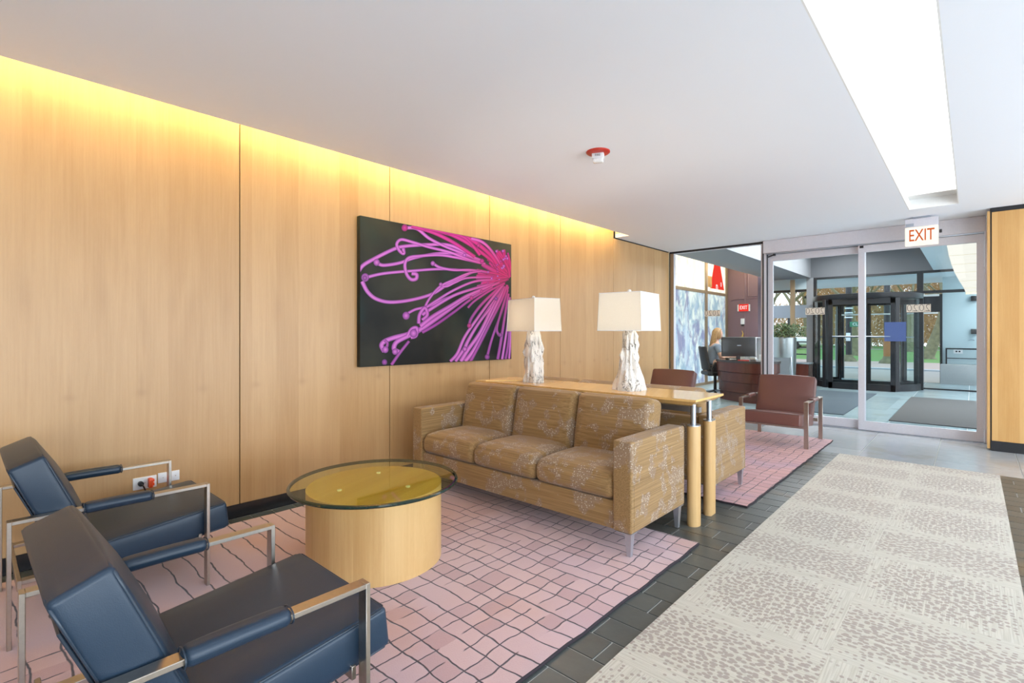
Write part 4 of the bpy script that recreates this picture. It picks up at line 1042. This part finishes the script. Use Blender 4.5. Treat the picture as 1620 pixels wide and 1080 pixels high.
# planter with shrub
t = empty('planter', (-3.17, 12.6, 0), 0, 'tall round steel planter holding a dark green shrub', 'planter')
bm = B(); lathe(bm, 0, 0, [(.24, 0), (.25, .02), (.27, 1.10), (.275, 1.13), (.25, 1.13)], 40); mk('pot', bm, M['silver'], t, 40)
bm = B(); lathe(bm, 0, 0, [(.25, 1.11), (.24, 1.125)], 24); mk('soil', bm, M['bark'], t)
random.seed(4); bm = B()
for i in range(900):
    a = random.uniform(0, 6.28); r = random.uniform(0, .46)**.8*.80; x, y_, z = r*math.cos(a)*.9+.06, r*math.sin(a)*.8, 1.14+random.uniform(0, .30)*(1-.35*(r/.5)**2)
    d = Vector((random.uniform(-1, 1), random.uniform(-1, 1), random.uniform(-.2, 1))).normalized()*.05; s_ = d.orthogonal().normalized()*.016; p = Vector((x, y_, z))
    v = [bm.verts.new(q) for q in (p, p+d*.5+s_, p+d, p+d*.5-s_)]; bm.faces.new(v)
o = mk('foliage', bm, M['leaf'], t); o['kind'] = 'stuff'
bm = B()
for i in range(8):
    a = i*.8; tube(bm, [(0.05*math.cos(a), .05*math.sin(a), 1.1), (.22*math.cos(a), .22*math.sin(a), 1.3)], .008, 5)
mk('stem', bm, M['bark'], t)

# sling chair and cabinet near the window
t = empty('visitor_chair', (-3.0, 11.35, 0), R(20), 'grey sling visitor chair with tubular chrome frame', 'chair')
bm = B(); vs = [bm.verts.new(p) for p in ((-.28, -.10, .28), (.22, -.10, .28), (.30, .12, .72), (-.24, .12, .72), (-.28, -.08, .28), (.22, -.08, .28), (.30, .14, .72), (-.24, .14, .72))]
for f in ((0, 1, 2, 3), (7, 6, 5, 4), (0, 4, 5, 1), (1, 5, 6, 2), (2, 6, 7, 3), (3, 7, 4, 0)): bm.faces.new([vs[i] for i in f])
mk('backrest', bm, M['greyfab'], t)
bm = B(); bbox(bm, -.26, .24, .0, .45, .38, .42, .01); mk('seat', bm, M['greyfab'], t, 40)
for s in (-.28, .30):
    bm = B(); tube(bm, [(s, .12, .74), (s, -.08, .28), (s, -.1, .02), (s, .45, .02), (s, .45, .6), (s, .05, .62)], .013, 8); mk('chrome_frame', bm, M['chrome'], t, 60)
t = empty('low_cabinet', (-3.10, 13.6, 0), 0, 'low dark cabinet with a bright steel top under the window', 'cabinet')
bx('body', M['deskwood'], t, -.2, .27, -.2, .2, 0, .50); bx('top', M['chrome'], t, -.22, .29, -.22, .22, .50, .53, .004)

# reception desk
t = empty('reception_desk', (-3.20, 9.98, 0), R(42.4), 'curved dark mahogany reception desk with stacked bands', 'desk')
def ell(rx, ry, n=48): return [(rx*math.cos(2*math.pi*k/n), ry*math.sin(2*math.pi*k/n)) for k in range(n)]
def bay(rx, ry, c, n=56):     # oval counter with an open bay where the receptionist sits
    a1 = math.acos(c/rx); P = [(rx*math.cos(math.pi+(math.pi+a1)*k/n), ry*math.sin(math.pi+(math.pi+a1)*k/n)) for k in range(n+1)]
    return P+[(c, .02), (-rx*.9, .02)]
for i, (z0, z1, k) in enumerate(((0, .16, .86), (.168, .34, .905), (.348, .52, .95), (.528, .70, .99))):
    bm = B(); prism(bm, bay(.50*k, .95*k, .08), z0, z1); mk('desk_band', bm, M['deskwood'], t, 30)
bm = B(); prism(bm, bay(.51, .965, -.10), .70, .74); mk('desk_top', bm, M['granite'], t, 30)
def thing(name, label, cat, loc, rz=0, group=None): return empty(name, loc, rz, label, cat, group)
t = thing('monitor', 'black desktop monitor seen from behind on the reception desk', 'monitor', (-3.10, 9.42, .74), R(42.4))
bm = B(); rbox(bm, (0, 0, .245), (.60, .035, .35), .012, 5, lambda u, v, w_, p: (p.x, p.y-(.018*(1-u*u)*(1-w_*w_) if v < 0 else 0), p.z)); mk('shell', bm, M['screen'], t, 40)
bm = B(); cyl(bm, 0, .02, 0, .012, .11, 24, sy=.8); bbox(bm, -.03, .03, -.02, .015, .01, .15, .006); mk('stand', bm, M['black'], t, 40)
bm = B(); box(bm, -.035, .035, -.0365, -.0355, .262, .275); mk('badge', bm, M['chrome'], t)
def small(name, label, cat, fn, m, loc, rz=0):
    bm = B(); fn(bm); o = mk(name, bm, m, None, 40, loc, (0, 0, rz)); return tag(o, label, cat)
small('computer_mouse', 'dark mouse at the left rim of the reception desk', 'mouse', lambda b: rbox(b, (0, 0, .017), (.06, .10, .034), .016, 4), M['screen'], (-3.36, 9.62, .741))
small('keyboard', 'black keyboard under the woman\'s hands on the desk', 'keyboard', lambda b: bbox(b, -.2, .2, -.07, .07, 0, .02, .004), M['black'], (-3.40, 9.98, .741), R(-47))
small('paper_sheet', 'pale sheet of paper on the desk left of the monitor', 'paper', lambda b: box(b, -.14, .14, -.1, .1, 0, .003), M['paper'], (-3.30, 9.80, .741), R(30))
small('drinking_glass', 'short clear tumbler right of the monitor on the desk', 'glass', lambda b: lathe(b, 0, 0, [(.03, 0), (.036, .10), (.033, .10), (.028, .006)], 20), M['clearplastic'], (-2.80, 9.66, .741))
small('tape_dispenser', 'pale dispenser at the foot of the monitor', 'dispenser', lambda b: rbox(b, (0, 0, .03), (.12, .05, .06), .02, 4), M['silver'], (-2.86, 9.46, .741))
small('red_book', 'flat red booklet lying right of the monitor foot', 'booklet', lambda b: bbox(b, -.09, .09, -.06, .06, 0, .015, .002), M['red'], (-2.98, 9.32, .741), R(20))
t = thing('desk_organiser', 'tall white file holder standing right of the monitor', 'organiser', (-3.02, 9.86, .74), R(42))
bm = B()
for q in (-.16, -.06, .04, .14): box(bm, q-.006, q+.006, -.12, .12, 0, .40)
mk('divider', bm, M['paper'], t); bx('shelf', M['paper'], t, -.17, .16, -.12, .12, .40, .412); bx('base', M['paper'], t, -.17, .16, -.12, .12, 0, .012)
t = thing('brass_ornament', 'small brass ornament on the ledge of the plum wall', 'ornament', (-4.30, 13.36, 1.10))
bm = B(); lathe(bm, 0, 0, [(.02, 0), (.10, .02), (.11, .035), (.02, .04)], 20); mk('dish', bm, M['gold'], t, 40)
bm = B(); tube(bm, [(0, 0, .04), (.02, 0, .12), (-.01, 0, .2)], [.02, .012, .004], 8); mk('finial', bm, M['gold'], t, 40)
t = thing('side_credenza', 'dark credenza standing against the plum wall behind the monitor', 'credenza', (-4.33, 13.2, 0))
bx('body', M['deskwood'], t, -.35, .33, -.2, .22, 0, 1.06); bx('top', M['granite'], t, -.36, .34, -.22, .23, 1.06, 1.10)

# office chair + woman
PX, PY, PA = -3.72, 9.98, R(42.4-90-4)
t = thing('office_chair', 'black mesh office chair with chrome star base at the desk', 'chair', (PX, PY, 0), PA)
bm = B()
for k in range(5):
    a = 2*math.pi*k/5+.3; tube(bm, [(0, 0, .11), (.30*math.cos(a), .30*math.sin(a), .07)], [.022, .014], 8)
mk('star_base', bm, M['chrome'], t, 40)
for k in range(5):
    a = 2*math.pi*k/5+.3; bm = B(); tube(bm, [(.30*math.cos(a)-.02, .30*math.sin(a), .03), (.30*math.cos(a)+.02, .30*math.sin(a), .03)], .029, 14); mk('caster', bm, M['black'], t, 40)
bm = B(); cyl(bm, 0, 0, .08, .40, .028, 16); cyl(bm, 0, 0, .28, .42, .018, 16); mk('gas_post', bm, M['black'], t, 40)
bm = B(); rbox(bm, (0, .02, .445), (.48, .46, .08), .035, 6); mk('seat', bm, M['black'], t, 60)
bm = B(); mt_ = Matrix.Translation((0, -.25, .74)) @ Matrix.Rotation(R(10), 4, 'X'); rbox(bm, (0, 0, 0), (.42, .045, .46), .02, 6, lambda u, v, w_, p: (p.x*(1-.12*w_), p.y+.05*u*u, p.z), mt_); mk('backrest', bm, M['black'], t, 60)
for s in (-1, 1):
    bm = B(); tube(bm, [(s*.24, -.12, .44), (s*.29, -.16, .55), (s*.29, -.10, .66), (s*.29, .12, .66)], .017, 8); mk('armrest', bm, M['black'], t, 60)
t = thing('person', 'woman with long blonde hair in a grey top seated typing at the desk', 'person', (PX, PY, 0), PA)
def skin_fig(name, verts, edges, radii, m, parent, root=0, sub=2):
    me = bpy.data.meshes.new(name); me.from_pydata(verts, edges, []); o = bpy.data.objects.new(name, me); COL.objects.link(o)
    md = o.modifiers.new('s', 'SKIN'); md.use_smooth_shade = True
    for i, r in enumerate(radii): me.skin_vertices[0].data[i].radius = (r if isinstance(r, tuple) else (r, r))
    me.skin_vertices[0].data[root].use_root = True
    sb = o.modifiers.new('b', 'SUBSURF'); sb.levels = sub; sb.render_levels = sub
    dg = bpy.context.evaluated_depsgraph_get(); me2 = bpy.data.meshes.new_from_object(o.evaluated_get(dg)); bpy.data.objects.remove(o)
    me2.materials.clear(); me2.materials.append(m); me2.polygons.foreach_set('use_smooth', [True]*len(me2.polygons))
    o = bpy.data.objects.new(name, me2); COL.objects.link(o); o.parent = parent; return o
V = [(0, -.06, .56), (0, -.05, .72), (0, -.02, .90), (0, .0, 1.00), (0, .02, 1.07),          # 0-4 pelvis..neck
     (-.155, -.01, .965), (-.20, .06, .75), (-.14, .28, .775), (-.10, .37, .785),           # 5-8 left arm
     (.155, -.01, .965), (.20, .06, .75), (.14, .28, .775), (.10, .37, .785),               # 9-12 right arm
     (-.10, .02, .53), (-.11, .40, .53), (-.11, .36, .10), (-.11, .48, .06),                # 13-16
     (.10, .02, .53), (.11, .40, .53), (.11, .30, .10), (.11, .42, .06), (0, .03, 1.13)]
Ed = [(0, 1), (1, 2), (2, 3), (3, 4), (4, 21), (3, 5), (5, 6), (6, 7), (7, 8), (3, 9), (9, 10), (10, 11), (11, 12), (0, 13), (13, 14), (14, 15), (15, 16), (0, 17), (17, 18), (18, 19), (19, 20)]
Rd = [(.14, .11), (.115, .09), (.14, .10), (.10, .075), .048, .055, .040, .030, .024, .055, .040, .030, .024, .085, .062, .042, .035, .085, .062, .042, .035, .05]
body = skin_fig('body', V, Ed, Rd, M['skin'], t)
# head with face
bm = B(); bmesh.ops.create_uvsphere(bm, u_segments=28, v_segments=20, radius=1)
for v in bm.verts:
    x, y_, z = v.co; k = 1-.22*max(0, -z)**1.5
    v.co = Vector((x*.073*k, y_*.092*(1-.10*max(0, -z)), z*.112))
    if y_ > .6 and abs(x) < .22: v.co.y += .018*math.exp(-((z+.12)/.16)**2)*(1-abs(x)/.22)
    if y_ > .5: v.co.y -= .008*math.exp(-((z-.05)/.1)**2)*math.exp(-((abs(x)-.38)/.15)**2)
head = mk('head', bm, M['skin'], t, 80, (0, .05, 1.20)); head.rotation_euler = (R(-14), 0, 0)
for s in (-1, 1):
    bm = B(); bmesh.ops.create_uvsphere(bm, u_segments=10, v_segments=8, radius=.011); e_ = mk('eye', bm, M['paper'], head, 80, (s*.027, .080, .008))
    bm = B(); rbox(bm, (0, 0, 0), (.012, .03, .05), .006, 3); mk('ear', bm, M['skin'], head, 80, (s*.073, -.005, -.005))
bm = B(); rbox(bm, (0, 0, 0), (.042, .012, .013), .006, 3); mk('mouth', bm, M['red'], head, 80, (0, .080, -.058))
# hands with fingers
for s in (-1, 1):
    V2 = [(0, 0, 0), (0, .045, .0)]; E2 = [(0, 1)]; R2 = [(.022, .014), (.034, .013)]
    for i, (dx, L) in enumerate(((-.027, .060), (-.009, .070), (.009, .066), (.026, .052))):
        b = len(V2); V2 += [(dx, .075, .002), (dx*1.1, .075+L*.5, .004), (dx*1.1, .075+L*.9, -.014)]; E2 += [(1, b), (b, b+1), (b+1, b+2)]; R2 += [.0095, .0085, .0075]
    b = len(V2); V2 += [(-s*.036, .035, -.004), (-s*.050, .07, -.010)]; E2 += [(0, b), (b, b+1)]; R2 += [.011, .009]
    h = skin_fig('hand', V2, E2, R2, M['skin'], t, 0, 1); h.location = (s*.10, .365, .785); h.rotation_euler = (R(-8), 0, s*R(12))
# grey top
V3 = [(0, -.06, .58), (0, -.05, .72), (0, -.02, .90), (0, 0, 1.0), (-.155, -.01, .968), (-.185, .035, .84), (.155, -.01, .968), (.185, .035, .84), (0, .005, 1.03)]
skin_fig('grey_top', V3, [(0, 1), (1, 2), (2, 3), (3, 4), (4, 5), (3, 6), (6, 7), (3, 8)], [(.155, .125), (.13, .105), (.155, .115), (.11, .085), .066, .058, .066, .058, .06], M['shirt'], t)
V4 = [(0, -.06, .56), (-.10, .02, .53), (-.11, .40, .53), (-.11, .36, .12), (.10, .02, .53), (.11, .40, .53), (.11, .30, .12)]
skin_fig('trousers', V4, [(0, 1), (1, 2), (2, 3), (0, 4), (4, 5), (5, 6)], [(.155, .12), .095, .072, .054, .095, .072, .054], M['trousers'], t)
bm = B(); bmesh.ops.create_uvsphere(bm, u_segments=32, v_segments=24, radius=1)
bmesh.ops.delete(bm, geom=[v for v in bm.verts if (v.co.y > .42 and v.co.z < .52) or v.co.z < -.75], context='VERTS')
for v in bm.verts:
    x, y_, z = v.co; d = max(0, -z)
    v.co = Vector((x*.086*(1+.1*d), y_*.108, z*.128+.004)); 
for i in range(34):     # long straight locks hanging down the back and beside the face
    a = R(-165+150*i/33-15); x, y_ = math.cos(a)*.082, math.sin(a)*.098; k = random.uniform(-.004, .004)
    tube(bm, [(x*.9, y_*.9+.0, .05), (x*1.03, y_*1.03, -.06), (x*1.08+k, y_*1.05-.02, -.17), (x*.9+k, y_*.85-.045, -.30), (x*.7, y_*.7-.055, -.40+abs(x)*.8)], [.010, .019, .019, .016, .004], 6)
mk('hair', bm, M['hair'], t, 80, (0, .045, 1.205))
for s in (-1, 1):
    bm = B(); rbox(bm, (0, 0, 0), (.085, .23, .065), .03, 4); mk('shoe', bm, M['black'], t, 60, (s*.11, .45, .034))

# ------------------------------------------------------------------ outside: road, walk, lawn, trees
def ground(name, m, y0, y1, z): return struct(bx(name, m, None, -70, 70, y0, y1, z-.05, z))
ground('road', M['asphalt'], 16.45, 21.6, -.03); ground('kerb', M['concrete'], 21.6, 21.85, .02); ground('pavement', M['sidewalk'], 21.85, 27.0, .01)
ground('lawn', M['grass'], 27.0, 62, 0.0); ground('path', M['asphalt'], 47, 49.0, .012)
def tree(loc, h, r, seed, label, lean=0., twigs=90, dens=1.):
    random.seed(seed); t = empty('tree', (loc[0], loc[1], 0), 0, label, 'tree', 'bare trees in the park')
    bm = B(); top = Vector((lean*h*.35, 0, h*.36)); tube(bm, [(0, 0, 0), (0, 0, .15), top*.5+Vector((.05, 0, 0)), top], [r*1.5, r*1.05, r*.95, r*.8], 10); mk('trunk', bm, M['bark'], t, 60)
    bm = B(); tw = B()
    def grow(p, d, L, rr, lv):
        q = p+d*L; mid = p+d*L*.5+Vector((random.uniform(-1, 1), random.uniform(-1, 1), 0))*L*.07
        tube(bm, [p, mid, q], [rr, rr*.85, rr*.65], 5 if lv < 2 else 4)
        if lv >= 3:
            for i in range(int(7*dens)):
                e = (d+Vector((random.uniform(-1, 1), random.uniform(-1, 1), random.uniform(-.7, .9)))*.9).normalized(); s_ = p.lerp(q, random.random()); w_ = Vector((e.z, 0, -e.x)).normalized()*.012*max(1, rr*30)
                L2 = L*random.uniform(.5, 1.1); vs = [tw.verts.new(s_-w_), tw.verts.new(s_+w_), tw.verts.new(s_+e*L2)]; tw.faces.new(vs)
            return
        for i in range(random.choice((2, 3, 3))):
            e = (d*.9+Vector((random.uniform(-1, 1), random.uniform(-1, 1), random.uniform(-.25, .6)))).normalized(); grow(q, e, L*random.uniform(.62, .85), rr*.62, lv+1)
    for i in range(4):
        a = i*1.57+random.uniform(-.5, .5); grow(top*random.uniform(.8, 1), Vector((math.cos(a)*.8, math.sin(a)*.8, .9)).normalized(), h*.2, r*.5, 0)
    mk('branch', bm, M['bark'], t, 60); o = mk('twigs', tw, M['twig'], t); o['kind'] = 'stuff'; return t
tree((-1.55, 31.5), 9, .23, 1, 'thick mossy leaning trunk seen right of the revolving door', .25)
tree((-4.8, 33.5), 9, .22, 2, 'mossy tree trunk seen through the left half of the revolving door', -.1)
tree((-3.1, 43), 10, .2, 3, 'slender bare tree at mid distance behind the street pole')
tree((-9.5, 40), 10, .22, 5, 'bare tree seen through the window beside the planter')
tree((-12.5, 46), 11, .22, 6, 'bare tree farther left behind the planter window')
for i in range(7):
    x = -27+i*5.2; tree((x, 50+(i*37 % 4)), 11, .2, 20+i, 'bare brown tree in the row across the park', random.uniform(-.1, .1), dens=1.6)
# low thicket closing the park
random.seed(9); bm = B()
for i in range(26000):
    x = random.uniform(-13, 9) if i % 6 else random.uniform(-34, -13); y_ = random.uniform(56, 61); z = random.uniform(0, 1)*(10.5 if i % 6 else 4); e = Vector((random.uniform(-1, 1), random.uniform(-.3, .3), random.uniform(.2, 1.5))).normalized()*random.uniform(.6, 1.6); w_ = Vector((e.z, 0, -e.x)).normalized()*.035
    p = Vector((x, y_, z)); bm.faces.new([bm.verts.new(p-w_), bm.verts.new(p+w_), bm.verts.new(p+e)])
o = mk('thicket', bm, M['twig']); tag(o, 'brown leafless thicket closing the far side of the park', 'shrubs', None, 'stuff')
t = empty('car', (-11.6, 44.5, 0), R(8), 'small white car parked beyond the lawn', 'car')
bm = B(); rbox(bm, (0, 0, .62), (4.2, 1.7, .65), .25, 5); mk('body', bm, M['white'], t, 60)
bm = B(); rbox(bm, (-.1, 0, 1.12), (2.3, 1.5, .55), .25, 5, lambda u, v, w_, p: (p.x*(1-.16*w_), p.y, p.z)); mk('cabin', bm, M['screen'], t, 60)
for q in (-1.3, 1.3):
    for s in (-1, 1): bm = B(); tube(bm, [(q, s*.75, .32), (q, s*.86, .32)], .32, 20); mk('wheel', bm, M['black'], t, 40)
def pole(loc, r, h, label, band):
    t = empty('street_pole', (loc[0], loc[1], 0), 0, label, 'pole')
    bm = B(); cyl(bm, 0, 0, .25, h, r, 14); mk('shaft', bm, M['dark_bronze'], t, 40)
    bm = B(); lathe(bm, 0, 0, [(r*2.6, 0), (r*2.4, .1), (r*1.5, .2), (r*1.2, .3)], 16); mk('foot', bm, M['bark'], t, 40)
    if band: bm = B(); cyl(bm, 0, 0, .3, 1.3, r*1.12, 14); mk('rusty_sleeve', bm, plain('rust', srgb(150, 104, 62), .8), t, 40)
    return t
p1 = pole((-3.98, 26.2), .12, 6, 'dark traffic pole with a green street sign behind the revolving door', False)
bm = B(); bbox(bm, -.08, .08, -.16, -.12, .9, 1.25, .01); mk('call_button', bm, M['paper'], p1, 40)
for zz in (1.9, 2.1, 2.3): bm = B(); tube(bm, [(-.0, 0, zz), (0, 0, zz+.05)], .15, 12); mk('clamp', bm, M['paper'], p1, 40)
sg = empty('street_sign', (-3.60, 26.05, 1.62), 0, 'green street name sign fixed to the dark traffic pole', 'sign')
bm = B(); bbox(bm, -.32, .38, -.015, .015, -.11, .11, .004); mk('blade', bm, plain('sign_green', srgb(46, 120, 88), .5), sg, 40)
text('sign_letters', 'CLARK', .17, M['paper'], sg, (.03, -.017, 0), (R(90), 0, 0), .001, .95)
pole((-2.55, 25.4), .11, 5, 'dark street pole with rusty lower sleeve in front of the lawn', True)
pole((-6.3, 26.0), .05, 2.4, 'thin signpost at the kerb seen through the left window', False)
t = empty('canopy_beam', (-4.2, 17.2, 0), 0, 'broad grey beam hanging outside the planter window', 'beam')
bm = B(); box(bm, -1.3, .75, -.1, .1, 1.70, 2.08); mk('beam', bm, M['hood'], t)
bm = B(); box(bm, .60, .7, -.1, .1, 0, 1.70); box(bm, -1.3, -1.2, -.1, .1, 0, 1.7); mk('beam_post', bm, M['hood'], t)
t = empty('park_railing', (-5.2, 18.4, 0), 0, 'low black railing outside the planter window', 'railing')
bm = B()
for zz in (.55, .95): box(bm, -1.2, 1.6, -.02, .02, zz-.02, zz+.02)
mk('rail', bm, M['dark_bronze'], t)
for q in (-1.15, .2, 1.55): bm = B(); box(bm, q-.02, q+.02, -.02, .02, -.03, .97); mk('rail_post', bm, M['dark_bronze'], t)
# reception floor is lit by the sky, sun and added light panels
